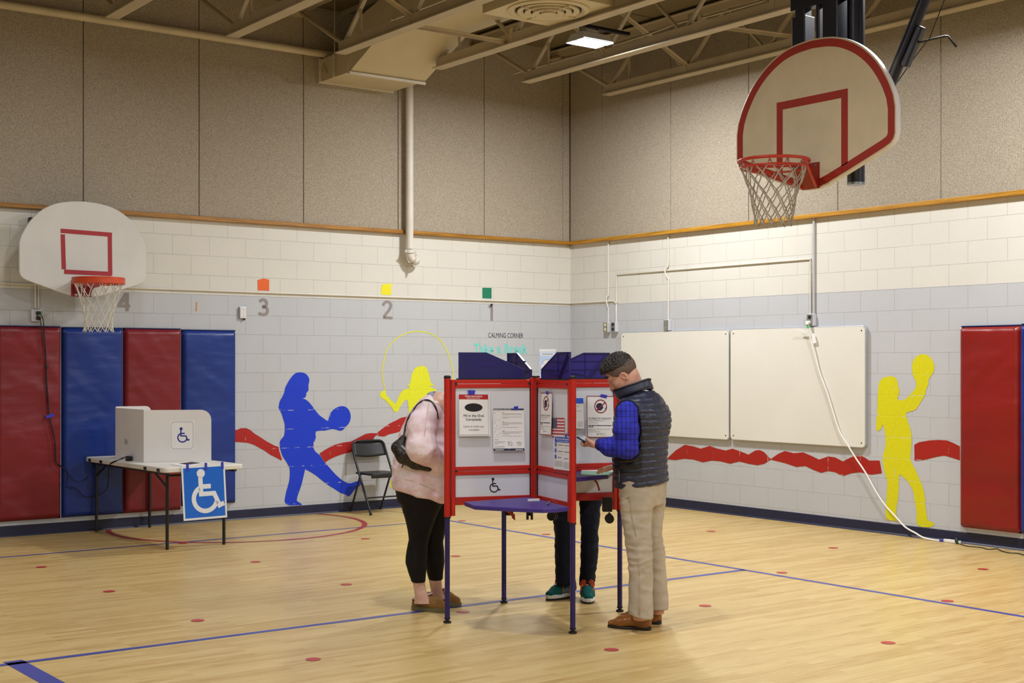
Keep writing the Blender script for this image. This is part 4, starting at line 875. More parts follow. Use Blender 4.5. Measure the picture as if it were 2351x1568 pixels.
for k in 'LFBR':
    d, L = DIR[k]; n = Vector((d.y, -d.x, 0)); p = HUB+d*L
    MB().tube([p+Z*.022, p+Z*.69], .0165, 14).build('leg', M_purpleleg, bo, smooth=50)
    MB().lathe(p, [(.0, .0), (.024, .0), (.026, .006), (.024, .012), (.012, .015), (.012, .024), (.019, .026), (.019, .034), (.0, .034)], 20).build('leg_foot', M_dkrubber, bo, smooth=40)
    MB().tube([p+Z*.676, p+Z*1.556], .021, 18).build('corner_post', M_booth, bo, smooth=50)
    MB().lathe(p, [(.0, 1.556), (.0225, 1.556), (.0225, 1.568), (.017, 1.574), (.0, 1.575)], 18).build('post_cap', M_dkrubber, bo, smooth=40)
    MB().cyl(p+Z*.668, p+Z*.676, .022, 16).build('post_collar', M_dkrubber, bo, smooth=40)
    MB().obox(W3(k, L-.037, (.68+ZT)/2), d*.013, n*.014, Z*(ZT-.68)/2).build('stile', M_booth, bo, bevel=.003)
    s0, s1 = .044, L-.050
    def rail(z0, z1, nm='rail', m=M_booth, th=.013):
        return MB().obox(W3(k, (s0+s1)/2, (z0+z1)/2), d*((s1-s0)/2), n*th, Z*((z1-z0)/2)).build(nm, m, bo, bevel=.0025)
    rail(1.494, 1.520); rail(1.522, 1.547)
    rail(.965, .992); rail(.938, .963); rail(.748, .798, m=M_boothd)
    MB().obox(W3(k, (s0+s1)/2, (.992+1.494)/2), d*((s1-s0)/2), n*.004, Z*(.502/2)).build('upper_panel', M_panel, bo)
    MB().obox(W3(k, (s0+s1)/2, (.798+.938)/2), d*((s1-s0)/2), n*.004, Z*(.140/2)).build('lower_panel', M_panel, bo)
    for s in (s0-.002, s1+.002): MB().obox(W3(k, s, (.75+ZT)/2), d*.003, n*.012, Z*((ZT-.75)/2)).build('seal_strip', M_dkrubber, bo)
    for s in (s0+.004, s1-.004):
        MB().obox(W3(k, s, .9645), d*.008, n*.0145, Z*.006).obox(W3(k, s, 1.521), d*.008, n*.0145, Z*.008).build('rail_clip', M_dkrubber, bo)
    # purple privacy wing standing on the rail
    a, b = (.10, L-.040) if k == 'F' else (.08, L-.075)
    zt_, zl_ = 1.722, 1.613; c1 = a+(b-a)*.58
    loop = [(a, 1.551), (b, 1.551), (b, zt_), (c1, zt_), (a, zl_)]
    wg = MB().prism([W3(k, s, z, -.004) for s, z in loop], n*.008).build('privacy_wing', M_purpled if k in 'LB' else M_purplei, bo, bevel=.002)
    rb_ = MB()
    for sg_ in (-1, 1):
        if k in 'LB' and sg_ == (1 if W3('L', .3, 1, .1).y < W3('L', .3, 1, 0).y else -1) and k == 'L': continue
        o_ = .0045*sg_
        ln_ = [((a, 1.552), (b, 1.552)), ((b-.004, 1.552), (b-.004, zt_)), ((b, zt_-.003), (c1, zt_-.003)), ((c1, zt_-.003), (a, zl_-.003)), ((c1+.01, 1.552), (c1+.01, zt_)), ((a+.004, 1.552), (a+.004, zl_)), ((c1+.02, 1.556), (b-.02, zt_-.005)), ((c1+.045, 1.556), (b-.004, zt_-.02)), ((c1, 1.575), (a+.01, zl_-.004)),
               ((a, 1.610), (b, 1.610)), ((a+(c1-a)*.45, 1.665), (b, 1.665)), ((c1, 1.712), (b, 1.712))]
        for q, (p0, p1) in enumerate(ln_):
            rb_.bar(W3(k, p0[0], p0[1], o_), W3(k, p1[0], p1[1], o_), .006 if q < 9 else .0045, .006 if q not in (6, 7, 8) else .010, up=n)
    rb_.build('stiffening_rib', M_purpled, wg)
    MB().obox(W3(k, (a+b)/2, 1.5505), d*((b-a)/2+.012), n*.012, Z*.005).build('wing_foot', M_dkrubber, wg)
fL = -1 if (Vector((DIR['L'][0].y, -DIR['L'][0].x, 0))).dot(Vector((FX[0], FX[1], 0))) > 0 else 1
nL = Vector((DIR['L'][0].y, -DIR['L'][0].x, 0))*fL
# maker's lettering on the smooth wing, tone on tone
ow = PL(1118, 841, W3('L', .3, 1.6, .006*fL), nL)
xL = (HUB-PLp); xL.z = 0; xL.normalize()
lgo = MB().text('pollster', ow, xL, Z, .038, bold=.001); wL = [c for c in bo.children if c.name.startswith('privacy_wing')][0]
lgo.build('embossed_lettering', M_purplei, wL, fixn=False)
# shelves
def shelf(pts, z, th, name='shelf', m=M_purple):
    return MB().prism([(p.x, p.y, z) for p in pts], (0, 0, -th)).build(name, m, bo, bevel=.004)
lo = [HUB+DIR['L'][0]*.05+DIR['F'][0]*.05*.3] + [G(u, v, .785) for u, v in ((1066, 1152), (1089, 1160.5), (1170, 1165), (1246, 1168), (1280, 1167), (1306, 1163.5))]
sh = shelf(lo, .785, .026); lab(sh, 'low purple wheelchair-height shelf')
def corner_shelf(a, b, z, d1, m=M_purple):
    da, La = DIR[a]; db, Lb = DIR[b]; e = .02
    if d1 < .6: La = Lb = .42
    q = [HUB+(da+db)*.03, HUB+da*(La-.09)+db*e, HUB+da*(La-.10)+db*.10, HUB+(da+db)*.345*d1, HUB+db*(Lb-.10)+da*.10, HUB+db*(Lb-.09)+da*e]
    return shelf(q, z, .028, m=m)
corner_shelf('F', 'R', .945, 1.0); corner_shelf('L', 'B', .945, .50); corner_shelf('B', 'R', .945, .95)
# folded casters and latch below
def caster(p, ax):
    ax = V3(ax).normalized(); mb = MB()
    for o in (-.014, .014): mb.cyl(p+ax*(o-.008)-Z*.042, p+ax*(o+.008)-Z*.042, .030, 18)
    mb.cyl(p-Z*.045, p, .006, 8).obox(p-Z*.022, ax*.02, Vector((-ax.y, ax.x, 0))*.012, Z*.012)
    return mb.build('caster', M_dkrubber, bo, smooth=40)
caster(D(1216, 1168, 8.80), (RX[0], RX[1], 0)); caster(D(1268, 1170, 8.95), (FX[0]*.8+RX[0]*.4, FX[1]*.8+RX[1]*.4, 0)); caster(D(1399, 1176, 8.86), (FX[0], FX[1], 0))
cb_ = D(1394, 1158, 8.86); MB().obox(cb_, Vector((RX[0], RX[1], 0))*.032, Vector((FX[0], FX[1], 0))*.03, Z*.046).build('caster_block', M_dkrubber, bo, bevel=.004)
MB().obox(D(1168, 1176, 9.0), Vector((RX[0], RX[1], 0))*.03, Vector((FX[0], FX[1], 0))*.02, Z*.02).build('latch_block', M_dkrubber, bo, bevel=.006)
MB().prism([D(1162, 1174, 8.97), D(1170, 1174, 8.97), D(1182, 1181, 8.97), D(1183, 1195, 8.97), D(1176, 1190, 8.97), D(1174, 1184, 8.97)], Vector((FX[0], FX[1], 0))*.02).build('latch_lever', M_rimr, bo)
# wheelchair mark on the low panel
ww_ = PL(1134, 1114, W3('L', .3, .87, .0046*fL), nL); wheelchair(MB(), ww_+nL*.0006, xL, Z, .094, w=.075).build('wheelchair_symbol', M_ink, bo, fixn=False)
# ------------------------------------------------------------------ sheets taped to the panels
class Sheet:
    """flat printed sheet; local x,y run 0..1 over the corner pixels (top-left, top-right, bottom-left)"""
    def __init__(s, p0, n, tl, tr, bl, off=.0075, curl=0.0):
        s.n = n; q = lambda p: PL(p[0], p[1], p0+n*off, n)
        s.tl = q(tl); s.x = q(tr)-s.tl; s.y = q(bl)-s.tl; s.y = Vector((0, 0, 1))*s.y.z if abs(s.y.z) > 3*abs(s.y.x) else s.y; s.curl = curl
    def p(s, x, y, o=0.0): return s.tl+s.x*x+s.y*y+s.n*(o+s.curl*max(0, y)**2)
    def sheet(s, m, parent, name='sheet'):
        mb = MB(); N = 8
        for i in range(N):
            a, b = i/N, (i+1)/N
            mb.face([s.p(0, a), s.p(1, a), s.p(1, b), s.p(0, b)]); 
        return mb.build(name, m, parent, fixn=False)
    def rect(s, mb, x0, y0, x1, y1, o=.0008, mi=0):
        N = max(1, int(abs(y1-y0)*10))
        for i in range(N):
            a, b = y0+(y1-y0)*i/N, y0+(y1-y0)*(i+1)/N
            mb.face([s.p(x0, a, o), s.p(x1, a, o), s.p(x1, b, o), s.p(x0, b, o)], mi)
        return mb
    def frame(s, mb, x0, y0, x1, y1, wx, wy, o=.0008, mi=0):
        s.rect(mb, x0, y0, x1, y0+wy, o, mi); s.rect(mb, x0, y1-wy, x1, y1, o, mi); s.rect(mb, x0, y0, x0+wx, y1, o, mi); return s.rect(mb, x1-wx, y0, x1, y1, o, mi)
    def text(s, mb, body, x, y, h, o=.001, bold=0.0, align='CENTER', wfit=None, mi=0):
        t = MB().text(body, (0, 0, 0), (1, 0, 0), (0, 0, 1), 1.0, bold=bold, align='LEFT')
        xs_ = [q.x for q in t.v]; w = max(xs_)-min(xs_); lx, ly = s.x.length, s.y.length
        kh = h*ly/.70; kw = kh if wfit is None else wfit*lx/w
        x0 = x-(w*kw/lx)/2 if align == 'CENTER' else x
        mb.add([s.p(x0+(q.x-min(xs_))*kw/lx, y-q.z*kh/ly, o) for q in t.v], t.f, mi); return mb
    def lines(s, mb, x0, x1, ys, h, o=.0009, mi=0, seed=0):
        r = random.Random(seed)
        for y, frac in ys:
            x = x0; xe = x0+(x1-x0)*frac
            while x < xe-.01:
                w = min(r.uniform(.03, .10), xe-x); s.rect(mb, x, y, x+w, y+h, o, mi); x += w+.012
        return mb
    def disc(s, mb, x, y, r, o=.001, mi=0, r2=None, n=28):
        lx, ly = s.x.length, s.y.length; r2 = r if r2 is None else r2
        return mb.face([s.p(x+r*math.cos(2*PI*i/n)/lx, y+r2*math.sin(2*PI*i/n)/ly, o) for i in range(n)], mi)
    def hoop(s, mb, x, y, r, w, o=.001, mi=0, n=32):
        lx, ly = s.x.length, s.y.length; P = lambda t, q: s.p(x+q*math.cos(t)/lx, y+q*math.sin(t)/ly, o)
        for i in range(n):
            a, b = 2*PI*i/n, 2*PI*(i+1)/n; mb.face([P(a, r), P(b, r), P(b, r-w), P(a, r-w)], mi)
        return mb
    def seg(s, mb, a, b, w, o=.0012, mi=0):
        lx, ly = s.x.length, s.y.length; d = Vector(((b[0]-a[0])*lx, (b[1]-a[1])*ly)).normalized(); q = Vector((-d.y/lx, d.x/ly))*w/2
        return mb.face([s.p(a[0]+q.x, a[1]+q.y, o), s.p(a[0]-q.x, a[1]-q.y, o), s.p(b[0]-q.x, b[1]-q.y, o), s.p(b[0]+q.x, b[1]+q.y, o)], mi)
gs = 'printed sheets taped inside the voting booth'
pL0 = W3('L', .3, 1.2, .004*fL)
s = Sheet(pL0, nL, (1052, 905.5), (1124, 906), (1051.5, 1001), .007, .018)
t = thing('instruction_sheet', 'white sheet with red header, black oval and Fill in the Oval Completely', 'sign', s.p(.5, .5), gs)
s.sheet(M_paper, t); mb = MB(); s.rect(mb, .015, .0, .955, .115); mb.build('red_header', M_redink, t, fixn=False)
mb = MB(); s.text(mb, 'Voting Instructions', .485, .060, .040, .0016, .02); s.text(mb, 'Instrucciones para Votar', .485, .098, .024, .0016, .01); mb.build('header_lettering', M_paper, t, fixn=False)
mb = MB(); s.frame(mb, .015, .0, .955, .975, .008, .008); mb.build('border', M_midink, t, fixn=False)
mb = MB(); s.disc(mb, .485, .312, .058*1.03, r2=.0265); mb.build('black_oval', M_ink, t, fixn=False)
mb = MB(); s.text(mb, 'Fill in the Oval', .485, .535, .055, .0012, .012, wfit=.64); s.text(mb, 'Completely', .485, .625, .055, .0012, .012, wfit=.50); mb.build('bold_lettering', M_navyink, t, fixn=False)
mb = MB(); s.text(mb, 'Llene el óvalo por', .485, .790, .050, .0012, 0, wfit=.66); s.text(mb, 'completo', .485, .868, .050, .0012, 0, wfit=.34); mb.build('lettering', M_midink, t, fixn=False)
def tape(sh, pts, t): MB().prism([sh.p(x, y, .002) for x, y in pts], sh.n*.0006).build('blue_tape', M_tape, t)
tape(s, [(.30, -.105), (.54, -.10), (.515, .0), (.32, .003)], t)
s = Sheet(pL0, nL, (1131.5, 938), (1203.5, 938), (1131, 1036), .007, .016)
t = thing('instruction_sheet', 'white sheet with dark bars headed Ranked Choice Voting Steps', 'sign', s.p(.5, .5), gs)
s.sheet(M_paper, t); mb = MB(); s.rect(mb, .015, .0, .985, .037); s.rect(mb, .0, .935, .985, .99); mb.build('dark_bars', M_navyink, t, fixn=False)
mb = MB(); s.text(mb, 'Ranked Choice Voting Steps', .035, .030, .022, .0016, .02, 'LEFT', wfit=.54); s.lines(mb, .05, .33, [(.955, 1)], .018, .0016); s.lines(mb, .70, .93, [(.955, 1)], .018, .0016); s.disc(mb, .49, .955, .0022, .0016); mb.build('bar_lettering', M_paper, t, fixn=False)
mb = MB()
for i, y in enumerate((.085, .300, .520)): s.text(mb, 'Step %d' % (i+1), .30, y+.012, .016, .0012, .01, 'LEFT')
s.text(mb, 'Reminders', .04, .735, .016, .0012, .01, 'LEFT')
for x, y in ((.07, .105), (.07, .325), (.13, .398), (.07, .545), (.205, .578), (.137, .618), (.475, .775), (.475, .805), (.475, .85), (.75, .805), (.82, .805), (.89, .805)): s.disc(mb, x, y, .0022, .0012)
for x in (.545, .82): s.hoop(mb, x, .825, .0125, .0013)
s.seg(mb, (.50, .785), (.60, .872), .0012); s.seg(mb, (.79, .79), (.87, .875), .0012); mb.build('black_marks', M_navyink, t, fixn=False)
mb = MB()
s.lines(mb, .30, .93, [(.110, .93), (.138, .97), (.193, .97), (.220, .30), (.326, .95), (.352, .99), (.378, .35), (.434, .83), (.540, .99), (.568, .9), (.596, .35), (.640, .98)], .009, seed=3)
s.lines(mb, .04, .40, [(.768, .95), (.795, .85), (.822, .3), (.878, .9), (.903, .92)], .009, seed=5)
for y in (.065, .28, .495): s.frame(mb, .03, y, .255, y+.175, .004, .003)
mb.build('grey_print', M_greyink, t, fixn=False); tape(s, [(.665, -.045), (.80, -.06), (.80, .035), (.645, .037)], t)
# --- wing toward the camera
nF = Vector((DIR['F'][0].y, -DIR['F'][0].x, 0)); nF = nF if nF.dot(CAM-HUB) > 0 else -nF
pF0 = W3('F', .3, 1.2)+nF*.004
s = Sheet(pF0, nF, (1267, 959), (1296, 959.5), (1267, 1004), .004)
t = thing('flag_print', 'small print of a striped flag with a starred canton, half under other sheets', 'sign', s.p(.5, .5), gs)
s.sheet(M_paper, t); mb = MB()
for i in range(7): s.rect(mb, .0 if i < 4 else -.0, i*2/13, 1, (i*2+1)/13)
mb.build('red_stripes', M_flagred, t, fixn=False); mb = MB(); s.rect(mb, 0, 0, .42, 7/13, .0012); mb.build('canton', M_flagblue, t, fixn=False)
mb = MB()
for j in range(9):
    for i in range(6 if j % 2 == 0 else 5): s.disc(mb, .035+.07*i+(.035 if j % 2 else 0), .03+.058*j, .0022, .0016, n=6)
mb.build('stars', M_paper, t, fixn=False)
def no_talk(s, t, small):
    s.sheet(M_paper, t); mb = MB(); s.frame(mb, 0, 0, 1, 1, .022, .018); mb.build('crimson_border', M_crimson, t, fixn=False)
    mb = MB(); c = (.485, .25); s.hoop(mb, c[0], c[1], .0455, .0065, .0014); s.seg(mb, (c[0]-.16, c[1]+.105), (c[0]+.17, c[1]-.105), .0075, .0018)
    mb.build('prohibition_ring', M_crimson, t, fixn=False)
    hd = [(-.155,.02),(-.15,-.03),(-.125,-.07),(-.07,-.098),(0,-.103),(.045,-.085),(.075,-.05),(.085,-.01),(.115,.035),(.085,.045),(.088,.06),(.075,.068),(.08,.085),(.06,.10),(.03,.10),(.025,.125),(-.12,.125),(-.11,.075),(-.14,.05)]
    mb = MB(); mb.face([s.p(c[0]-.01+x*.95, c[1]+y*.78, .0012) for x, y in hd])
    for i, r in enumerate((.006, .0105, .015)):
        lx, ly = s.x.length, s.y.length
        mb.tube([s.p(c[0]+.125+r*math.cos(a)/lx, c[1]+.055+r*math.sin(a)/ly, .0014) for a in [-.7+1.4*j/6 for j in range(7)]], .0007, 4)
    s.text(mb, 'No talking in the voting booths', .05, .545, .030, .0012, .012, 'LEFT', wfit=.80); s.lines(mb, .05, .85, [(.700, 1)], .018, .0012, seed=2); s.lines(mb, .05, .22, [(.735, 1)], .018, .0012, seed=4)
    s.disc(mb, .37, .915, .004); s.text(mb, 'ARLINGTON', .42, .918, .016, .0012, .01, 'LEFT', wfit=.19); mb.build('black_print', M_navyink, t, fixn=False)
    mb = MB(); s.lines(mb, .05, .85, [(.565, .93), (.595, .68), (.640, .40), (.790, .96), (.818, .32), (.855, .50)], .010, seed=6); mb.build('grey_print', M_greyink, t, fixn=False)
s = Sheet(pF0, nF, (1241.5, 901.5), (1268, 901.5), (1243, 998), .0135, .008)
t = thing('notice_sheet', 'no-talking notice with red border seen steeply beside the flag print', 'sign', s.p(.5, .5), gs); no_talk(s, t, True)
tape(s, [(.50, -.045), (.70, -.025), (.68, .05), (.47, .03)], t)
s = Sheet(pF0, nF, (1272, 1000.5), (1309.5, 1003), (1269.5, 1076), .0115, .004)
t = thing('notice_sheet', 'blue headed sheet with three blue letter discs under the flag print', 'sign', s.p(.5, .5), gs)
s.sheet(M_paper, t); mb = MB(); s.rect(mb, .05, .02, .99, .185); s.disc(mb, .115, .255, .0145); s.disc(mb, .11, .435, .0145); s.disc(mb, .115, .62, .0145); mb.build('blue_print', M_bprint, t, fixn=False)
mb = MB(); s.text(mb, 'Political Party Abbreviations', .53, .105, .055, .0014, .015, wfit=.78); s.text(mb, 'Abreviaciones de Partidos', .55, .165, .035, .0014, .01, wfit=.70)
for c_, y in (('D', .272), ('R', .452), ('I', .637)): s.text(mb, c_, .113, y, .036, .0014, .02)
mb.build('header_lettering', M_paper, t, fixn=False)
mb = MB(); s.lines(mb, .24, .58, [(.25, 1), (.44, 1), (.625, .7)], .022, seed=1); s.lines(mb, .65, .97, [(.255, 1), (.445, 1), (.64, .75)], .022, seed=9); mb.build('grey_print', M_midink, t, fixn=False)
mb = MB(); s.lines(mb, .06, .56, [(.745+.021*i, 1) for i in range(8)], .008, seed=11); s.lines(mb, .62, .97, [(.76+.021*i, 1) for i in range(9)], .008, seed=12)
for y in (.345, .53): s.rect(mb, .12, y, .97, y+.003)
mb.build('small_print', M_greyink, t, fixn=False); tape(s, [(.70, -.06), (.83, -.105), (.82, -.02), (.72, .03)], t)
# --- wing behind the front post
nR = Vector((DIR['R'][0].y, -DIR['R'][0].x, 0)); nR = nR if nR.dot(CAM-HUB) > 0 else -nR
pR0 = W3('R', .3, 1.2)+nR*.004
s = Sheet(pR0, nR, (1347, 908.5), (1412.5, 909.5), (1344, 1004.5), .007, .008)
t = thing('notice_sheet', 'no-talking notice with red border facing the man in the quilted vest', 'sign', s.p(.5, .5), gs); no_talk(s, t, False)
tape(s, [(.50, -.045), (.715, -.02), (.685, .055), (.455, .02)], t)
s = Sheet(pR0, nR, (1282, 912), (1340, 912), (1282, 984), .007, .008)
t = thing('notice_sheet', 'white sheet with bright blue patch, mostly hidden by the front booth post', 'sign', s.p(.5, .5), gs)
s.sheet(M_paper, t); mb = MB(); s.rect(mb, .55, .025, .985, .20); mb.build('blue_patch', M_tapeb, t, fixn=False)
mb = MB(); s.lines(mb, .5, .93, [(.28, .8), (.43, .9)], .012, seed=3); s.lines(mb, .75, .96, [(.78+.03*i, 1) for i in range(6)], .008, seed=4); mb.build('grey_print', M_greyink, t, fixn=False)
# things on the shelves
cx_ = G(1225, 1150.5, .787)
MB().obox(cx_+Z*.008, xL*.038, Vector((-xL.y, xL.x, 0))*.004, Z*.0075).build('name_card', M_paper); tag(bpy.context.scene.objects['name_card'], 'small white strip lying at the back of the low purple shelf', 'card')
pn0, pn1 = G(1256, 1158, .793), G(1262, 1151, .797)
pnm = thing('pen', 'grey pen on a cord resting on the low purple shelf', 'pen', (pn0+pn1)/2)
MB().tube([pn0, pn0+(pn1-pn0)*.1, pn1], [.002, .0055, .0055], 10).build('barrel', M_steel, pnm, smooth=50)
pc = (pn1-Z*0); MB().tube(smoothpts([pn1, pn1+Z*.012+DIR['F'][0]*.02, pn1+Z*.006+DIR['F'][0]*.07, pn1-Z*.0+DIR['F'][0]*.12], 4), .0025, 6).build('cord', M_rimr, pnm)
zs = .9455
sp = lambda u, v, z=zs: G(u, v, z)
gc = tag(MB().prism([sp(1333, 1091), sp(1396, 1090.5), sp(1411, 1082.0), sp(1335, 1080.5)], (0, 0, .0012)).build('green_card', M_gcard), 'pale green card on the raised purple shelf in front of the man', 'paper')
bp = tag(MB().prism([G(1335, 1081.5, .9475), G(1409, 1083.5, .9475), G(1404, 1076.5, .9475), G(1337, 1076, .9475)], (0, 0, .0012)).build('ballot_paper', M_paper), 'white ballot paper lying beyond the green card on the raised shelf', 'paper')
MB().tube(smoothpts([D(1359, 1099, 8.70), D(1367, 1104, 8.69), D(1372, 1112, 8.69), D(1376, 1126, 8.69)], 5), [.006]*15+[.009], 8).build('shelf_strap', M_rimd, bo)
# ------------------------------------------------------------------ smooth bodies from distance fields (depth frame: x right, y forward, z up)
def nrm(a): return np.sqrt((a*a).sum(-1))
def smin(a, b, k):
    h = np.clip(.5+.5*(b-a)/k, 0, 1); return b*(1-h)+a*h-k*h*(1-h)
def smax(a, b, k): return -smin(-a, -b, k)
def cone(P, a, b, ra, rb, flat=None):
    """tapered capsule; flat = (direction, factor) squeezes the section along a direction"""
    a, b = np.asarray(a, float), np.asarray(b, float); ba = b-a; pa = P-a
    h = np.clip((pa@ba)/max(ba@ba, 1e-9), 0, 1); q = pa-h[:, None]*ba
    if flat is not None:
        d = np.asarray(flat[0], float); d = d/np.linalg.norm(d); q = q+(q@d)[:, None]*d*(1/flat[1]-1)
    return nrm(q)-(ra+(rb-ra)*h)
def chain(P, pts, rs, k=.01, flat=None):
    d = None
    for i in range(len(pts)-1):
        e = cone(P, pts[i], pts[i+1], rs[i], rs[i+1], flat); d = e if d is None else smin(d, e, k)
    return d
def ell(P, c, r, M=None):
    q = P-np.asarray(c, float)
    if M is not None: q = q@np.asarray(M, float).T
    r = np.asarray(r, float); k0 = nrm(q/r); k1 = nrm(q/(r*r)); return k0*(k0-1)/np.maximum(k1, 1e-9)
def plane(P, p, n): n = np.asarray(n, float); n = n/np.linalg.norm(n); return (P-np.asarray(p, float))@n
def loft(P, st, rot=0.0, pw=2.0, cap=True):
    """st rows: z, cx, cy, rx, ry; section turned by rot about z"""
    st = np.array(sorted(st)); z = P[:, 2]; g = [np.interp(z, st[:, 0], st[:, i]) for i in range(1, 5)]
    x, y = P[:, 0]-g[0], P[:, 1]-g[1]; c, s = math.cos(rot), math.sin(rot); u, v = x*c+y*s, -x*s+y*c
    kk = (np.abs(u/g[2])**pw+np.abs(v/g[3])**pw)**(1/pw); d = (kk-1)*np.minimum(g[2], g[3])
    if cap: d = np.maximum(d, np.maximum(z-st[-1, 0], st[0, 0]-z))
    return d
def nets(fn, lo, hi, h):
    """surface nets: zero level of fn over a box"""
    lo, hi = np.asarray(lo, float), np.asarray(hi, float); n = np.ceil((hi-lo)/h).astype(int)+1
    ax = [lo[i]+h*np.arange(n[i]) for i in range(3)]; v = np.empty(n, np.float32)
    yz = np.stack(np.meshgrid(ax[1], ax[2], indexing='ij'), -1).reshape(-1, 2); step = max(1, int(400000/len(yz)))
    for i0 in range(0, n[0], step):
        xs = ax[0][i0:i0+step]; P = np.empty((len(xs), len(yz), 3)); P[:, :, 0] = xs[:, None]; P[:, :, 1:] = yz[None]
        v[i0:i0+step] = fn(P.reshape(-1, 3)).reshape(len(xs), n[1], n[2])
    ins = v < 0; m = n-1; acc = np.zeros((*m, 3)); cnt = np.zeros(m)
    cor = lambda d: v[d[0]:d[0]+m[0], d[1]:d[1]+m[1], d[2]:d[2]+m[2]]
    for a in range(3):
        o = [i for i in range(3) if i != a]
        for p in (0, 1):
            for q in (0, 1):
                d0 = [0, 0, 0]; d0[o[0]] = p; d0[o[1]] = q; d1 = list(d0); d1[a] = 1
                A_, B_ = cor(d0), cor(d1); ms = (A_ < 0) != (B_ < 0); t = np.where(ms, A_/np.where(ms, A_-B_, 1), 0)
                cnt += ms; acc[..., a] += np.where(ms, t, 0)
                acc[..., o[0]] += ms*p; acc[..., o[1]] += ms*q
    act = cnt > 0; idx = -np.ones(m, int); idx[act] = np.arange(act.sum())
    base = np.stack(np.meshgrid(*[ax[i][:-1] for i in range(3)], indexing='ij'), -1)
    vs = base[act]+h*acc[act]/cnt[act][:, None]; fs = []
    for a in range(3):
        o = [(a+1) % 3, (a+2) % 3]
        s0 = [slice(None)]*3; s1 = [slice(None)]*3; s0[a] = slice(0, -1); s1[a] = slice(1, None)
        for s in (s0, s1): s[o[0]] = slice(1, -1); s[o[1]] = slice(1, -1)
        i0, i1 = ins[tuple(s0)], ins[tuple(s1)]; ch = np.argwhere(i0 != i1)
        if not len(ch): continue
        c = ch.copy(); c[:, o[0]] += 1; c[:, o[1]] += 1; q = []
        for p_, q_ in ((1, 1), (0, 1), (0, 0), (1, 0)):
            e = c.copy(); e[:, o[0]] -= p_; e[:, o[1]] -= q_; q.append(idx[e[:, 0], e[:, 1], e[:, 2]])
        q = np.stack(q, 1); fl_ = i1[tuple(ch.T)]; q[fl_] = q[fl_][:, ::-1]; fs.append(q)
    return vs, np.concatenate(fs)
def sdf_obj(name, fn, lo, hi, h, m, parent=None, post=None, relax=1, loc=None):
    vs, fs = nets(fn, lo, hi, h)
    base = origin_of(parent) if parent else (loc if loc is not None else Vector((0, 0, 0)))
    me = bpy.data.meshes.new(name)
    w = np.empty_like(vs); w[:, 0] = CAM.x+RX[0]*vs[:, 0]+FX[0]*vs[:, 1]; w[:, 1] = CAM.y+RX[1]*vs[:, 0]+FX[1]*vs[:, 1]; w[:, 2] = vs[:, 2]
    w -= np.array(base)
    me.from_pydata(w.tolist(), [], fs.tolist())
    bm = bmesh.new(); bm.from_mesh(me); bmesh.ops.recalc_face_normals(bm, faces=bm.faces)
    for _ in range(relax): bmesh.ops.smooth_vert(bm, verts=bm.verts, factor=.5, use_axis_x=True, use_axis_y=True, use_axis_z=True)
    bm.to_mesh(me); bm.free()
    me.polygons.foreach_set('use_smooth', [True]*len(me.polygons))
    me.materials.append(m); me.update()
    o = bpy.data.objects.new(name, me); C.objects.link(o)
    if parent: o.parent = parent
    elif loc is not None: o.location = loc
    if post: wrinkle(o, vs, post)
    return o
def wrinkle(o, vs, fn):
    """push each vertex along its normal by fn(depth-frame point)"""
    me = o.data; nn = np.empty(len(me.vertices)*3); me.vertices.foreach_get('normal', nn); co = np.empty_like(nn); me.vertices.foreach_get('co', co)
    d = np.array([fn(p) for p in vs]); co = co.reshape(-1, 3)+nn.reshape(-1, 3)*d[:, None]; me.vertices.foreach_set('co', co.ravel()); me.update()
def nz(p, sx, sy, sz, o=0.0): return mnoise.noise(Vector((p[0]*sx+o, p[1]*sy-o, p[2]*sz+o*.7)))
def ridge(p, sx, sy, sz, o=0.0): return 1-2*abs(nz(p, sx, sy, sz, o))
# ------------------------------------------------------------------ people
def skin_mat(name, a, b):
    k = NT(name); v = k.coord(); c = k.ramp(k.noise(v, 14, 4), [(.35, a), (.68, b)])
    k.b.inputs['Subsurface Weight'].default_value = .12; k.b.inputs['Subsurface Radius'].default_value = (.012, .005, .003); k.b.inputs['Subsurface Scale'].default_value = .5
    return k.out(c, .48, k.bump(k.noise(v, 180, 2), .08, .001), 0, .4)
M_skin = skin_mat('fair_skin', '#c28d78', '#d6a794'); M_skin2 = skin_mat('pale_skin', '#c79a86', '#dcb7a4')
M_hair = pm('dark_brown_hair', '#1c140e', .55, .35, 60, .5, 90); M_hairs = pm('short_faded_hair', '#5d4d42', .7, .2, 90, .5, 160); M_lid = pm('dark_brown_lash', '#3a2620', .6, 0)
M_lip = pm('lip', '#b06a60', .45, .05)
def quilt(name, c1, c2):
    k = NT(name); v = k.coord(); n1 = k.noise(v, 55, 4, .6)
    return k.out(k.ramp(n1, [(.3, c1), (.7, c2)]), .40, k.bump(k.noise(k.mapping(v, (1, 1, .7)), 38, 3), .35, .006), 0, .45)
M_vest = quilt('charcoal_navy_vest', '#25293a', '#30354a'); M_vestb = quilt('black_vest_panel', '#101118', '#171922'); M_vesttrim = pm('vest_binding', '#232530', .6, .05)
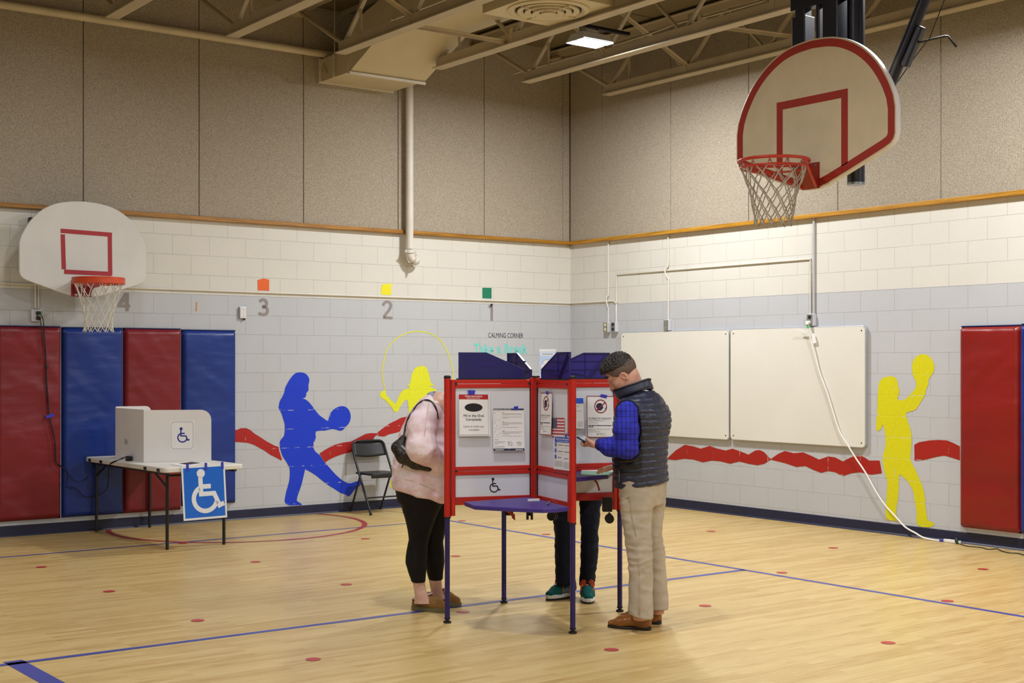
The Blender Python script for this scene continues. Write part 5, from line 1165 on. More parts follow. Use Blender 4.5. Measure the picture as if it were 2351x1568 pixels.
def plaid():
    k = NT('blue_plaid_shirt'); v = k.mapping(k.coord(), (1, 1, 1), (0, 0, -math.atan2(RX[1], RX[0]))); sx = k.n('SeparateXYZ'); k.l(v, sx.inputs[0])
    def bands(s, per, w, o=0.0):
        f = k.math('FRACT', k.math('ADD', k.math('MULTIPLY', s, 1/per), o)); return k.math('LESS_THAN', f, w)
    a = bands(sx.outputs[0], .026, .30); b = bands(sx.outputs[2], .034, .20); c = bands(sx.outputs[0], .0065, .22); d = bands(sx.outputs[2], .0068, .22)
    col = k.mix(k.math('MULTIPLY', k.math('ADD', c, d), .16), '#2c31b4', '#4a55d8'); col = k.mix(k.math('MULTIPLY', a, .62), col, '#1a1a66'); col = k.mix(k.math('MULTIPLY', b, .55), col, '#191a60')
    return k.out(col, .75, k.bump(k.noise(k.coord(), 60, 3), .3, .004), 0, .25)
M_plaid = plaid(); M_plaidcuff = pm('navy_shirt_cuff', '#1d2170', .75, .1)
def cloth(name, a, b, sc=8, bump=.25, rough=.85, fine=260):
    k = NT(name); v = k.coord(); n = k.noise(v, sc, 5, .6)
    nb = k.bump(k.noise(v, fine, 2), bump, .0015); nb = k.bump(k.noise(v, 22, 3), .3, .008, nb)
    return k.out(k.ramp(n, [(.3, a), (.7, b)]), rough, nb, 0, .25)
M_khaki = cloth('khaki_cotton', '#ab9f8d', '#bdb2a2'); M_stitch = pm('khaki_stitching', '#93826a', .8, 0)
M_leg = cloth('black_leggings', '#0d0a0c', '#131012', 12, .15, .7); M_jean = cloth('dark_navy_denim', '#090d1c', '#141a2e', 9, .35)
def tiedye():
    k = NT('pink_tie_dye'); v = k.coord(); n = k.noise(v, 6.5, 5, .62); n2 = k.noise(v, 3.0, 3)
    c = k.ramp(n, [(.32, '#d9b4c0'), (.46, '#e8ccd6'), (.58, '#f1e4e9'), (.74, '#e6d0d8')]); c = k.mix(k.math('MULTIPLY', n2, .16), c, '#dcb8a6')
    return k.out(c, .9, k.bump(k.noise(v, 24, 4), .45, .010), 0, .2)
M_pink = tiedye(); M_hood = cloth('grey_blue_knit', '#8792a8', '#9aa5b8', 14, .3)
M_oxf = pm('tan_leather', '#8a5523', .22, .18, 14, .05, 90); M_sole = pm('black_shoe_sole', '#100d0c', .5, 0); M_seamd = pm('dark_seam', '#3b210c', .6, 0)
M_suede = cloth('tan_suede', '#7d5c31', '#96713f', 18, .4, .95); M_sltrim = pm('dark_red_slipper_trim', '#6f1f25', .8, .15, 60); M_slsole = pm('olive_tan_sole', '#6f6746', .8, .08, 20); M_fleece = pm('cream_fleece', '#cbb8ac', .95, .12, 70)
M_tealk = cloth('teal_knit', '#0b4a4a', '#0f5a58', 40, .4); M_midsole = pm('white_midsole', '#d8dad8', .6, .05); M_lace = pm('orange_lace', '#e2561c', .7, .05); M_greyst = pm('grey_shoe_side', '#8f9296', .6, .15, 60)
M_dkcloth = cloth('charcoal_jacket', '#1b1d24', '#262a33', 9); M_phone = pm('navy_phone_case', '#1a2444', .35, 0); M_screen = pm('phone_glass', '#b9d3de', .12, 0)
def monogram():
    k = NT('brown_monogram_canvas'); v = k.coord(); vo = k.n('TexVoronoi'); vo.inputs['Scale'].default_value = 60; k.l(v, vo.inputs['Vector'])
    return k.out(k.ramp(vo.outputs['Distance'], [(.15, '#4a3a22'), (.35, '#241c14'), (.7, '#17130f')]), .35, None, 0, .5)
M_bag = monogram(); M_strapb = pm('dark_brown_leather', '#241614', .4, .1); M_tagl = pm('tan_leather_tag', '#c9994f', .5, .06); M_pom = pm('blue_purple_fluff', '#3c3a8c', .9, .2, 60)
def surf(fn, u, v, y0, y1=None, off=.003):
    """first point along the view ray where the field is met"""
    Y = y0
    for _ in range(90):
        p = K(u, v, Y); d = float(fn(p[None])[0])
        if d < off: break
        Y += max(.002, d*.7)
        if Y > y0+1.2: break
    return K(u, v, Y)
def stn(rows, Y, slant=0.0):
    """pixel rows (v, uL, uR, half depth[, dY]) -> loft rows"""
    out = []
    for r in rows:
        y = Y+(r[4] if len(r) > 4 else 0); a, b = K(r[1], r[0], y), K(r[2], r[0], y); out.append((a[2], (a[0]+b[0])/2, y, (b[0]-a[0])/2, r[3]))
    return out
def footframe(toe, heel):
    t = np.array([toe[0]-heel[0], toe[1]-heel[1], 0.0]); L = nrm(t); t /= L; return np.array([heel[0], heel[1], 0.0]), t, np.array([-t[1], t[0], 0.0]), L
def sole_mb(fr, prof, z0, z1):
    o, t, s, L = fr; lp = [W(o+t*(a*L)+s*b+np.array([0, 0, z0])) for a, b in prof]; return MB().prism(lp, (0, 0, z1-z0))
def soleprof(w0=.032, w1=.046, n=28):
    out = []
    for i in range(n):
        a = 2*PI*i/n; x = .5+.5*math.cos(a); w = (w0+(w1-w0)*min(1, max(0, (x-.2)/.45)))*(1-.25*max(0, (x-.8)/.2)); out.append((x, w*math.copysign(abs(math.sin(a))**.62, math.sin(a))))
    return out
def loc_(P, fr): o, t, s, L = fr; q = P-o; return np.stack([q@t, q@s, q[:, 2]], 1)
# =============================================== man in the quilted vest
Y0 = 8.38; S = lambda u, v, d=0.0: K(u, v, Y0+d)
f0 = np.array([-.87, .493, 0]); l0 = np.array([-.493, -.87, 0]); up = np.array([0, 0, 1.0]); rotm = math.atan2(.493, -.87)
def vst(rows):
    out = []
    for v, uL, uR, b in rows:
        a, c = S(uL, v), S(uR, v); w = (c[0]-a[0])/2; out.append((a[2], (a[0]+c[0])/2, Y0, math.sqrt(max(w*w-(b*.493)**2, .003))/.87, b))
    return out
vrows = vst([(1146, 1415, 1533, .185), (1136, 1413, 1536, .195), (1122, 1412, 1536, .198), (1097, 1411, 1535, .196), (1078, 1409, 1533, .193), (1058, 1406, 1532, .19), (1033, 1406, 1533, .188), (1003, 1407, 1534.5, .195), (985, 1407, 1539, .20), (967, 1408, 1541.5, .208), (944, 1412, 1539.5, .208), (931, 1416, 1533, .195), (920, 1421, 1525, .165), (912, 1425, 1519, .125), (903, 1428, 1510, .095), (896, 1432, 1501, .075)])
shL, shR = S(1474, 944)+l0*.165, S(1474, 944)-l0*.165
arm = [S(1440, 945, -.19), S(1438, 985, -.205), S(1440, 1027, -.205), S(1402, 1026, -.13), S(1380, 1020.5, -.06)]; ar_r = [.0655, .0715, .063, .053, .036]
farm = [S(1474, 945)-l0*.19, S(1470, 1000)-l0*.235, S(1455, 1052)-l0*.225, S(1428, 1066)-l0*.11, S(1412, 1070)-l0*.03]; far_r = [.062, .066, .058, .048, .036]
sleeveN = lambda P: chain(P, arm, ar_r, .03); sleeveF = lambda P: chain(P, farm, far_r, .03)
def vest_raw(P):
    d = loft(P, vrows, rotm, 2.25); d = smin(d, cone(P, shL, shR, .058, .058), .05)
    d = smax(d, -(sleeveN(P)-.006), .012); d = smax(d, -(sleeveF(P)-.006), .012)
    hem = plane(P, S(1413, 1121), np.array([.125, 0, -1.0])); return smax(d, hem, .012)
man = None
def torso_in(P): return loft(P, vrows, rotm, 2.2)+.02
# head
Ch = S(1427.8, 855.5, -.005); pit = math.radians(40); fh = np.array([-.978, .208, 0]); lh = np.array([-.208, -.978, 0])
e_f = fh*math.cos(pit)-up*math.sin(pit); e_u = fh*math.sin(pit)+up*math.cos(pit); e_l = np.cross(e_u, e_f); HM = np.stack([e_f, e_l, e_u])
hp = lambda f, l, u: Ch+e_f*f+e_l*l+e_u*u
def head_sd(P):
    Q = (P-Ch)@HM.T; A_ = np.abs(Q[:, 1]); Qs = Q.copy(); Qs[:, 1] = A_
    d = ell(Q, (-.004, 0, .018), (.097, .075, .090)); d = smin(d, ell(Q, (.030, 0, -.022), (.066, .062, .085)), .03)
    d = smin(d, ell(Q, (.034, 0, -.072), (.052, .050, .040)), .03)
    d = smin(d, ell(Q, (.072, 0, -.103), (.022, .024, .018)), .02)                      # chin
    d = smin(d, ell(Qs, (.052, .040, -.038), (.030, .022, .022)), .022)                  # cheeks
    d = smin(d, cone(Q, (-.005, 0, -.07), (.055, 0, -.105), .04, .024), .03)
    d = smin(d, ell(Qs, (.082, .026, .016), (.014, .026, .010)), .014)                   # brow
    d = smax(d, -ell(Qs, (.098, .031, -.006), (.014, .017, .011)), .012)                 # sockets
    d = smin(d, ell(Qs, (.076, .031, -.008), (.013, .014, .0115)), .004)                 # lids
    d = smin(d, chain(Q, [(.088, 0, .004), (.103, 0, -.020), (.117, 0, -.041)], [.0075, .0095, .0110], .008), .010)
    d = smin(d, ell(Qs, (.102, .011, -.044), (.011, .008, .0075)), .006)
    d = smin(d, ell(Q, (.094, 0, -.068), (.011, .022, .0065)), .006); d = smin(d, ell(Q, (.092, 0, -.079), (.011, .019, .0065)), .006)
    d = smax(d, -ell(Q, (.106, 0, -.0735), (.008, .021, .0016)), .003)
    return d
def ear_sd(P):
    Q = (P-Ch)@HM.T; e = None
    for sgn in (1, -1):
        q = Q.copy(); q[:, 1] *= sgn; q = q-np.array([-.004, .078, -.033]); c, s = math.cos(.22), math.sin(.22); q = np.stack([q[:, 0]*c-q[:, 2]*s, q[:, 1]-.35*np.minimum(0, q[:, 0]+.004)*-1*0+.45*(q[:, 0]+.004), q[:, 0]*s+q[:, 2]*c], 1)
        d = ell(q, (0, 0, 0), (.0185, .0085, .0325)); d = smax(d, -ell(q, (.001, .009, .004), (.0115, .0075, .021)), .004)
        d = smin(d, ell(q, (.002, .003, -.026), (.0095, .0065, .0095)), .006); d = smin(d, ell(q, (.012, .002, -.004), (.005, .005, .008)), .004); e = d if e is None else np.minimum(e, d)
    return e
neckb = S(1464, 906, .0)
def neck_sd(P): return smin(cone(P, hp(-.034, 0, -.052), neckb, .050, .058), cone(P, hp(.0, 0, -.075), S(1450, 912), .040, .05), .03)
def manhead(P): return smin(smin(head_sd(P), neck_sd(P), .02), ear_sd(P), .004)
# hands
pa = S(1372, 1021, -.045); pk = S(1357, 1017.5, .0); hd_ = (pk-pa)/nrm(pk-pa); hl_ = np.cross(up, hd_); hl_ /= nrm(hl_); hu_ = np.cross(hd_, hl_)
HH = lambda a, b, c: pa+hd_*a+hl_*b+hu_*c
def handN(P):
    d = cone(P, S(1381, 1021, -.065), HH(.012, 0, 0), .027, .026, (hu_, .8)); d = smin(d, chain(P, [HH(.01, .022, -.002), HH(.06, .030, -.002)], [.018, .016], .01), .012); d = smin(d, chain(P, [HH(.01, -.012, -.004), HH(.062, -.022, -.004)], [.020, .017], .01), .014); d = smin(d, chain(P, [HH(.02, .004, -.004), HH(.064, .006, -.004)], [.018, .016], .01), .012)
    for b, L, c in ((-.030, .052, -.002), (-.010, .060, -.003), (.012, .056, -.003), (.031, .044, -.002)):
        k1, k2, k3 = HH(.064, b, -.004), HH(.064+L*.5, b+.0, -.018), HH(.064+L*.75, b+.006, -.014)
        d = smin(d, chain(P, [k1, k2, k3, HH(.064+L*.92, b+.010, -.002)], [.0098, .0090, .0084, .0072], .004), .005)
    d = smin(d, chain(P, [HH(.005, .026, .006), HH(.035, .044, .020), HH(.062, .034, .026), HH(.082, .022, .026)], [.0145, .0115, .0100, .0082], .006), .008)
    return d
fa = S(1408, 1069, .10); fdir = f0*.9+up*-.25; fdir /= nrm(fdir); fl_ = np.cross(up, fdir); fl_ /= nrm(fl_); fu_ = np.cross(fdir, fl_)
FA = S(1412, 1070)-l0*.03
F_ = lambda a, b, c: FA+fdir*a+fl_*b+fu_*c
def handF(P):
    d = chain(P, [F_(-.01, 0, 0), F_(.025, 0, 0), F_(.075, 0, -.002)], [.026, .030, .032], .01, (fu_, .55))
    for b, L in ((-.030, .055), (-.010, .068), (.011, .064), (.030, .05)):
        d = smin(d, chain(P, [F_(.08, b, -.002), F_(.08+L*.5, b*1.1, .004), F_(.08+L*.9, b*1.1, -.014)], [.0095, .0088, .0072], .004), .005)
    return smin(d, chain(P, [F_(.01, .026, 0), F_(.05, .05, -.004), F_(.08, .052, -.010)], [.013, .011, .0085], .005), .008)
legN = stn([(1100, 1424, 1506, .105, -.07), (1127, 1424.5, 1500, .102, -.08), (1154, 1425.5, 1495, .099, -.09), (1195, 1430, 1494, .093, -.095), (1229, 1435, 1494.6, .089, -.10), (1261, 1440, 1494.6, .084, -.10), (1281, 1443, 1496, .081, -.10), (1324, 1444.5, 1497, .077, -.10), (1376, 1443.5, 1497, .075, -.10), (1424, 1443, 1498, .075, -.10)], Y0)
legF = stn([(1100, 1440, 1528, .11, .09), (1142, 1446, 1527, .10, .10), (1166, 1452, 1524, .098, .105), (1200, 1460, 1519, .092, .11), (1229, 1468, 1517.5, .086, .115), (1258, 1474, 1524, .082, .12), (1292, 1477, 1526, .079, .125), (1313, 1479, 1529.5, .077, .13), (1399, 1484, 1534, .074, .14), (1410, 1484, 1534, .074, .14)], Y0)
def trousers(P):
    d = smin(loft(P, legN, 0, 2.2), loft(P, legF, 0, 2.2), .02); d = smin(d, loft(P, vst([(1156, 1430, 1524, .165), (1140, 1424, 1528, .178), (1105, 1420, 1528, .18)]), rotm), .03)
    d = smax(d, plane(P, S(1443, 1409, -.1), np.array([-.22, 0, -1.0])), .006); return smax(d, plane(P, S(1500, 1399, .1), np.array([-.0, -.0, -1.0]))-np.where(P[:, 1] < Y0+.02, 1.0, 0.0), .004)
def man_body(P):
    d = loft(P, [(r[0], r[1], r[2], max(.03, r[3]-.035), max(.03, r[4]-.04)) for r in vrows], rotm)
    d = smax(d, S(0, 1105)[2]-P[:, 2], .02)
    for L_ in (legN, legF): d = smin(d, loft(P, [(r[0], r[1], r[2], r[3]-.024, r[4]-.024) for r in L_]), .02)
    d = smin(d, chain(P, arm, [r-.02 for r in ar_r], .02), .03); d = smin(d, chain(P, farm, [r-.02 for r in far_r], .02), .03)
    return smin(d, neck_sd(P), .02)
def join_mesh(o, others):
    """merge meshes of helper objects into o (one body mesh)"""
    bm = bmesh.new(); bm.from_mesh(o.data)
    for q in others:
        bm.from_mesh(q.data)
    bm.to_mesh(o.data); bm.free()
    for q in others: me = q.data; bpy.data.objects.remove(q); bpy.data.meshes.remove(me)
    o.data.polygons.foreach_set('use_smooth', [True]*len(o.data.polygons)); o.data.update()
bl = W(np.array([S(1485, 1440)[0], Y0, 0.0]))
lo = np.array([.45, Y0-.36, .05]); hi = np.array([1.05, Y0+.36, 1.50])
man = sdf_obj('person', man_body, lo, hi, .012, M_skin, loc=bl)
h1 = sdf_obj('h', manhead, hp(.0, 0, 0)-np.array([.15, .15, .17]), hp(0, 0, 0)+np.array([.16, .14, .15]), .0028, M_skin, loc=bl)
h2 = sdf_obj('h', handN, pa-np.array([.13, .1, .06]), pa+np.array([.06, .16, .07]), .0026, M_skin, loc=bl)
h3 = sdf_obj('h', handF, FA-np.array([.17, .08, .09]), FA+np.array([.06, .15, .06]), .003, M_skin, loc=bl)
join_mesh(man, [h1, h2, h3])
tag(man, 'man in a charcoal quilted vest, blue plaid shirt and khakis looking down at a phone', 'person')
# hair
def hair_top(P):
    Q = (P-Ch)@HM.T; f, l, u = Q[:, 0], Q[:, 1], Q[:, 2]
    t = np.interp(u, [-.03, .0, .03, .06, .085, .11], [.004, .007, .010, .014, .018, .020])+np.interp(f, [-.1, .0, .05, .09], [-.002, 0, .003, .012])
    d = ell(Q, (-.004, 0, .018), (.097, .075, .090))-t
    cut = np.interp(f, [-.11, -.095, -.03, .03, .069, .09, .13], [-.035, -.025, .019, .040, .060, .066, .060]); return smax(d, cut-u, .008)
def hair_side(P):
    Q = (P-Ch)@HM.T; f, u = Q[:, 0], Q[:, 2]; d = ell(Q, (-.004, 0, .018), (.097, .075, .090))-np.interp(u, [-.09, -.05, .0, .04], [.0012, .0030, .0065, .009])
    cut = np.interp(f, [-.11, -.0635, -.045, -.036, -.024, -.012, .012, .020, .037, .057, .069, .08], [-.088, -.083, -.070, -.056, -.010, -.004, -.003, -.014, -.008, .018, .060, .075]); d = smax(d, cut-u, .003)
    return smax(d, f-.080, .003)
def spiky(p):
    q = HM@(p-Ch); return .009*max(0, q[2]-.03)/.08*(ridge(q, 90, 60, 60, 3)+.3*nz(q, 160, 160, 160))+.0025*nz(q, 130, 50, 130)
hb = (hp(0, 0, 0)-np.array([.15, .13, .14]), hp(0, 0, 0)+np.array([.14, .13, .15]))
sdf_obj('hair', hair_top, hb[0], hb[1], .0032, M_hair, man, spiky); sdf_obj('hair_fade', hair_side, hb[0], hb[1], .003, M_hairs, man, lambda p: .0008*nz(p, 300, 300, 300))
tf = MB(); rn = random.Random(5)
for i in range(150):
    a, b = rn.uniform(-.055, .085), rn.uniform(-.055, .055); c = .018+.090*math.sqrt(max(0, 1-((a+.004)/.097)**2-(b/.075)**2))+.010
    p = hp(a, b, c); q = p+(e_u*.8+e_f*(.25+.5*max(0, a/.08))+e_l*rn.uniform(-.4, .4)-up*-.1)*rn.uniform(.016, .028); tf.tube([W(p), W((p+q)/2+e_f*.002), W(q)], [.0028, .0022, .0005], 4)
tf.build('hair_tuft', M_hair, man)
bw = MB()
for sg_ in (1, -1): bw.tube([W(hp(.0915, sg_*.012, .012)), W(hp(.0925, sg_*.026, .018)), W(hp(.084, sg_*.042, .016)), W(hp(.072, sg_*.051, .010))], [.0012, .0022, .0020, .0010], 6)
bw.build('eyebrow', M_hair, man)
ey = MB()
for sg_ in (1, -1): ey.tube([W(hp(.0865, sg_*.020, -.013)), W(hp(.0880, sg_*.031, -.0155)), W(hp(.080, sg_*.041, -.013))], [.0012, .0018, .0012], 5)
ey.build('eyelash', M_lid, man)  # dark brown lash line along the lids
# vest
rows_ = lambda p: (p[2]-.07*(p[0]-.82)+.010*nz(p, 5, 5, 3))/.0415
def quilted(p):
    fr_ = rows_(p) % 1.0; g = math.exp(-((fr_-.5)/.14)**2); vert = math.exp(-(((p[0]*9+p[1]*7+int(rows_(p))*.37) % 1.0-.5)/.10)**2)
    puff = .0085 if (p[2] < S(0, 916)[2]) else .003
    return -puff*.75*g+.0030*nz(p, 30, 30, 50)-.0016*vert
vest = sdf_obj('quilted_vest', vest_raw, lo-np.array([.02, 0, 0]), np.array([1.05, Y0+.36, 1.56]), .0055, M_vest, man, quilted)
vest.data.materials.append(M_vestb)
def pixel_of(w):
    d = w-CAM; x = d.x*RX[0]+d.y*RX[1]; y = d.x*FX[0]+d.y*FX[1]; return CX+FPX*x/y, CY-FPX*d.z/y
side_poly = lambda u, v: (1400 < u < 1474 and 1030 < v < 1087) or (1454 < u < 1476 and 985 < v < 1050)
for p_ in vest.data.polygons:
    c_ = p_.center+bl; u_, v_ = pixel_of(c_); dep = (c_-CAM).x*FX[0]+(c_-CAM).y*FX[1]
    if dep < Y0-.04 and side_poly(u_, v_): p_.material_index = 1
zt0 = lambda u, v: W(surf(vest_raw, u, v, Y0-.5, off=.006))
MB().tube([zt0(1421, 1080), zt0(1422, 1092), zt0(1421, 1106)], .0022, 6).build('pocket_zip', M_steel, vest)
ra_ = []
for i in range(26):
    a = 2*PI*i/26; ra_.append(zt0(1440+27.5*math.cos(a), 946+28*math.sin(a)))
MB().tube(ra_[12:26]+ra_[:2], .0042, 8).build('armhole_binding', M_vesttrim, vest, smooth=60)
cl = MB(); N = 44; rg = []
for (u, v, hu, hv, lat, ins) in ((1459, 904.5, -37, 13.5, .105, 0), (1456, 898, -38, 14.5, .098, 0), (1452.5, 891, -39, 15, .090, 0), (1450.5, 886, -39, 15.3, .086, 0)):
    c = S(u, v); mv = np.array([hu*Y0/FPX, .055, -hv*Y0/FPX]); rg.append([W(c+mv*math.cos(2*PI*i/N)+l0*lat*math.sin(2*PI*i/N)+up*(.003*math.sin(6*PI*i/N+u))) for i in range(N)])
for j in range(3):
    for i in range(N): k2 = (i+1) % N; cl.face([rg[j][i], rg[j][k2], rg[j+1][k2], rg[j+1][i]])
co = cl.build('collar', M_vest, vest, smooth=60, fixn=False); bmw = co.modifiers.new('w', 'WELD'); bmw.merge_threshold = .0005; sm = co.modifiers.new('t', 'SOLIDIFY'); sm.thickness = .014; sm.offset = -1
cs = MB(); cs.tube([p+Vector((0, 0, .0)) for p in rg[3]], .0055, 8, closed=True); cs.build('collar_edge', M_vesttrim, vest, smooth=60)
# shirt
def shirt(P): return smax(smin(chain(P, arm, ar_r, .03), chain(P, farm, far_r, .03), .005), -1e3+P[:, 0]*0, .001)
def sleeve_fold(p):
    e = math.exp(-((p[2]-S(0, 1030)[2])/.075)**2); return .0045*nz(p, 16, 16, 26)+e*.0065*ridge(p, 14, 14, 22, 1)
sdf_obj('plaid_shirt', shirt, np.array([.50, Y0-.32, .94]), np.array([1.02, Y0+.32, 1.47]), .0055, M_plaid, man, sleeve_fold)
cfd = (arm[4]-arm[3])/nrm(arm[4]-arm[3]); MB().tube([W(arm[4]-cfd*.035), W(arm[4]-cfd*.02), W(arm[4]+cfd*.012)], [.045, .0435, .040], 20).build('shirt_cuff', M_plaidcuff, man, smooth=50)
def pfold(p):
    k = .0055*ridge(p, 9, 9, 15, 2)+.004*nz(p, 14, 14, 7); kn = math.exp(-((p[2]-S(0, 1262)[2])/.11)**2); hp_ = math.exp(-((p[2]-S(0, 1165)[2])/.07)**2)
    return k+kn*.006*ridge(p, 8, 8, 28, 4)+hp_*.006*ridge(p, 12, 12, 20, 6)
tr = sdf_obj('khaki_trousers', trousers, np.array([.62, Y0-.26, .06]), np.array([1.06, Y0+.36, .97]), .0058, M_khaki, man, pfold)
ps_ = [W(surf(trousers, u, v, Y0-.4, off=.009)) for u, v in ((1445, 1146), (1449, 1180), (1454, 1205), (1460, 1230), (1464, 1262), (1466, 1290), (1467.5, 1320), (1468, 1360), (1467, 1395), (1467, 1412))]
stc = MB()
for i, p in enumerate(smoothpts(ps_, 7)):
    if i % 1 == 0: stc.bar(p-Vector((RX[0], RX[1], 0))*.005+Z*.0005, p+Vector((RX[0], RX[1], 0))*.005, .0016, .0016)
stc.build('side_seam', M_stitch, tr)
pkp = [W(surf(trousers, u, v, Y0-.4, off=.005)) for u, v in ((1427, 1138), (1434, 1143), (1443, 1143.5), (1446, 1139))]
MB().tube(smoothpts(pkp, 5), .003, 6).build('pocket_edge', M_stitch, tr)
def oxford(fr, nm_label=None):
    L = fr[3]
    def up_(P):
        q = loc_(P, fr); T = lambda a, s, z: (a*L, s, z)
        d = cone(q, T(.70, 0, .034), T(.90, 0, .026), .040, .027, ((0, 0, 1), .78)); d = smin(d, cone(q, T(.28, 0, .060), T(.66, 0, .038), .041, .042), .03); d = smin(d, cone(q, T(.22, 0, .05), T(.26, 0, .112), .044, .043), .03)
        d = smin(d, cone(q, T(.125, 0, .034), T(.13, 0, .085), .036, .033), .03); d = smax(d, .016-q[:, 2], .004); return d
    def seam(p):
        q = (p-fr[0]); a = float(q@fr[1])/L; return -.0016*math.exp(-((a-.74)/.008)**2)-.001*math.exp(-((a-.40-.5*q[2])/.008)**2)
    c = fr[0]+fr[1]*L*.5
    sh_ = sdf_obj('oxford_shoe', up_, c-np.array([.2, .2, .0]), c+np.array([.2, .2, .16]), .0036, M_oxf, man, seam)
    sole_mb(fr, soleprof(.032, .047), .0, .016).build('sole', M_sole, sh_, smooth=30, bevel=.003); hpf = [(a*.27+.005, b) for a, b in soleprof(.034, .036)]
    sole_mb(fr, hpf, .0, .030).build('heel_block', M_sole, sh_, smooth=30)
    lc = MB()
    for i in range(4):
        a = (.36+.055*i)*L; z = .108-.0125*i; lc.tube([W(fr[0]+fr[1]*a+fr[2]*(-.018)+up*(z-.010)), W(fr[0]+fr[1]*a+up*(z-.001)), W(fr[0]+fr[1]*a+fr[2]*.018+up*(z-.010))], .0016, 5)
    lc.build('lace', M_seamd, sh_)
oxford(footframe((.600, 8.455), (.862, 8.345))); hF = np.array([.945, 8.535]); oxford(footframe(hF+np.array([-.87, .49])*.29, hF))
# phone in the hand
pc_ = HH(.085, .004, .010); pf = hd_*.96+up*.20; pf /= nrm(pf); pl2 = np.cross(up, pf); pl2 /= nrm(pl2); pu = np.cross(pf, pl2)
wv = lambda a: Vector(W(a)-W(np.zeros(3)))
ph = thing('smartphone', 'smartphone held up in the hand of the man in the quilted vest', 'phone', W(pc_))
MB().obox(W(pc_), wv(pf*.072), wv(pl2*.036), wv(pu*.0045)).build('case', M_phone, ph, bevel=.004)
MB().obox(W(pc_+pu*.0047), wv(pf*.066), wv(pl2*.032), wv(pu*.0004)).build('screen', M_screen, ph)
# =============================================== person in the pink sweatshirt
YW = 9.05; S2 = lambda u, v, d=0.0: K(u, v, YW+d)
wst = stn([(1162, 908, 1052, .20), (1148, 906, 1053, .208), (1118, 903, 1056, .215), (1096, 900, 1058, .215), (1073, 903, 1060, .212), (1044, 908, 1062, .21), (1020, 912, 1062, .21), (996, 918, 1060, .212), (977, 926, 1058, .215), (954, 937, 1054, .21), (932, 952, 1048, .19), (917, 967, 1040, .155), (908, 980, 1032, .11), (902, 992, 1024, .07)], YW)
armW = [S2(992, 938, -.17), S2(968, 975, -.235), S2(968, 1028, -.275), S2(1006, 1058, -.19), S2(1046, 1062, -.03)]; rW = [.072, .084, .088, .062, .045]
armW2 = [S2(1000, 940, .17), S2(1010, 985, .25), S2(1015, 1030, .27), S2(1050, 1056, .16), S2(1075, 1062, .05)]; rW2 = [.07, .078, .075, .058, .045]
def sweat(P):
    d = loft(P, wst, 0, 2.2); d = smin(d, chain(P, armW, rW, .035), .03); d = smin(d, chain(P, armW2, rW2, .035), .03)
    d = smax(d, plane(P, S2(1004, 924), np.array([.79, 0, .61])), .01)
    return smax(d, plane(P, S2(908, 1119), np.array([-.26, 0, -1.0])), .012)
def sw_fold(p):
    a = min(1, max(0, (S2(0, 985)[2]-p[2])/.2)); return .006*ridge(p, 7, 7, 13, 3)+.005*nz(p, 12, 12, 16)+.010*a*ridge(p, 6+2*a, 6, 12, 8)*.8
wlegN = stn([(1085, 905, 1036, .135, -.06), (1118, 908, 1032, .130, -.06), (1148, 918, 1021, .118, -.06), (1184, 928, 1003, .105, -.06), (1214, 935.5, 992, .09, -.06), (1239, 938.5, 985, .078, -.06), (1256, 935, 982, .076, -.06), (1276, 931.5, 981, .078, -.06), (1292, 931, 980.5, .076, -.06), (1302, 934, 979.5, .073, -.06), (1320, 939.5, 978, .064, -.06), (1336, 944.5, 977, .056, -.06)], YW)
wlegF = stn([(1085, 930, 1050, .13, .10), (1118, 930, 1050, .125, .10), (1148, 938, 1046, .115, .10), (1180, 950, 1038, .105, .10), (1210, 960, 1027, .092, .10), (1226, 964, 1021, .084, .10), (1242, 967, 1017.5, .078, .10), (1267, 972, 1020.5, .076, .10), (1290, 975, 1020.5, .073, .10), (1309, 979, 1018.5, .065, .10), (1331, 984, 1016.5, .056, .10)], YW)
def leggings(P): return smin(smin(loft(P, wlegN), loft(P, wlegF), .02), loft(P, stn([(1150, 912, 1050, .19), (1118, 908, 1052, .20), (1090, 906, 1052, .20)], YW)), .03)
ankN = stn([(1318, 942, 975, .050, -.06), (1338, 948, 975.5, .045, -.06), (1352, 950, 978, .040, -.065), (1369, 952.5, 984, .040, -.075), (1390, 950, 996, .040, -.08)], YW)
ankF = stn([(1315, 982, 1014, .050, .10), (1335, 985, 1014, .045, .10), (1350, 988, 1015, .040, .10), (1365, 990, 1019, .040, .095), (1384, 990, 1030, .040, .09)], YW)
nW0, nW1 = S2(1003, 926), S2(1052, 917)
hW = S2(1072, 924)
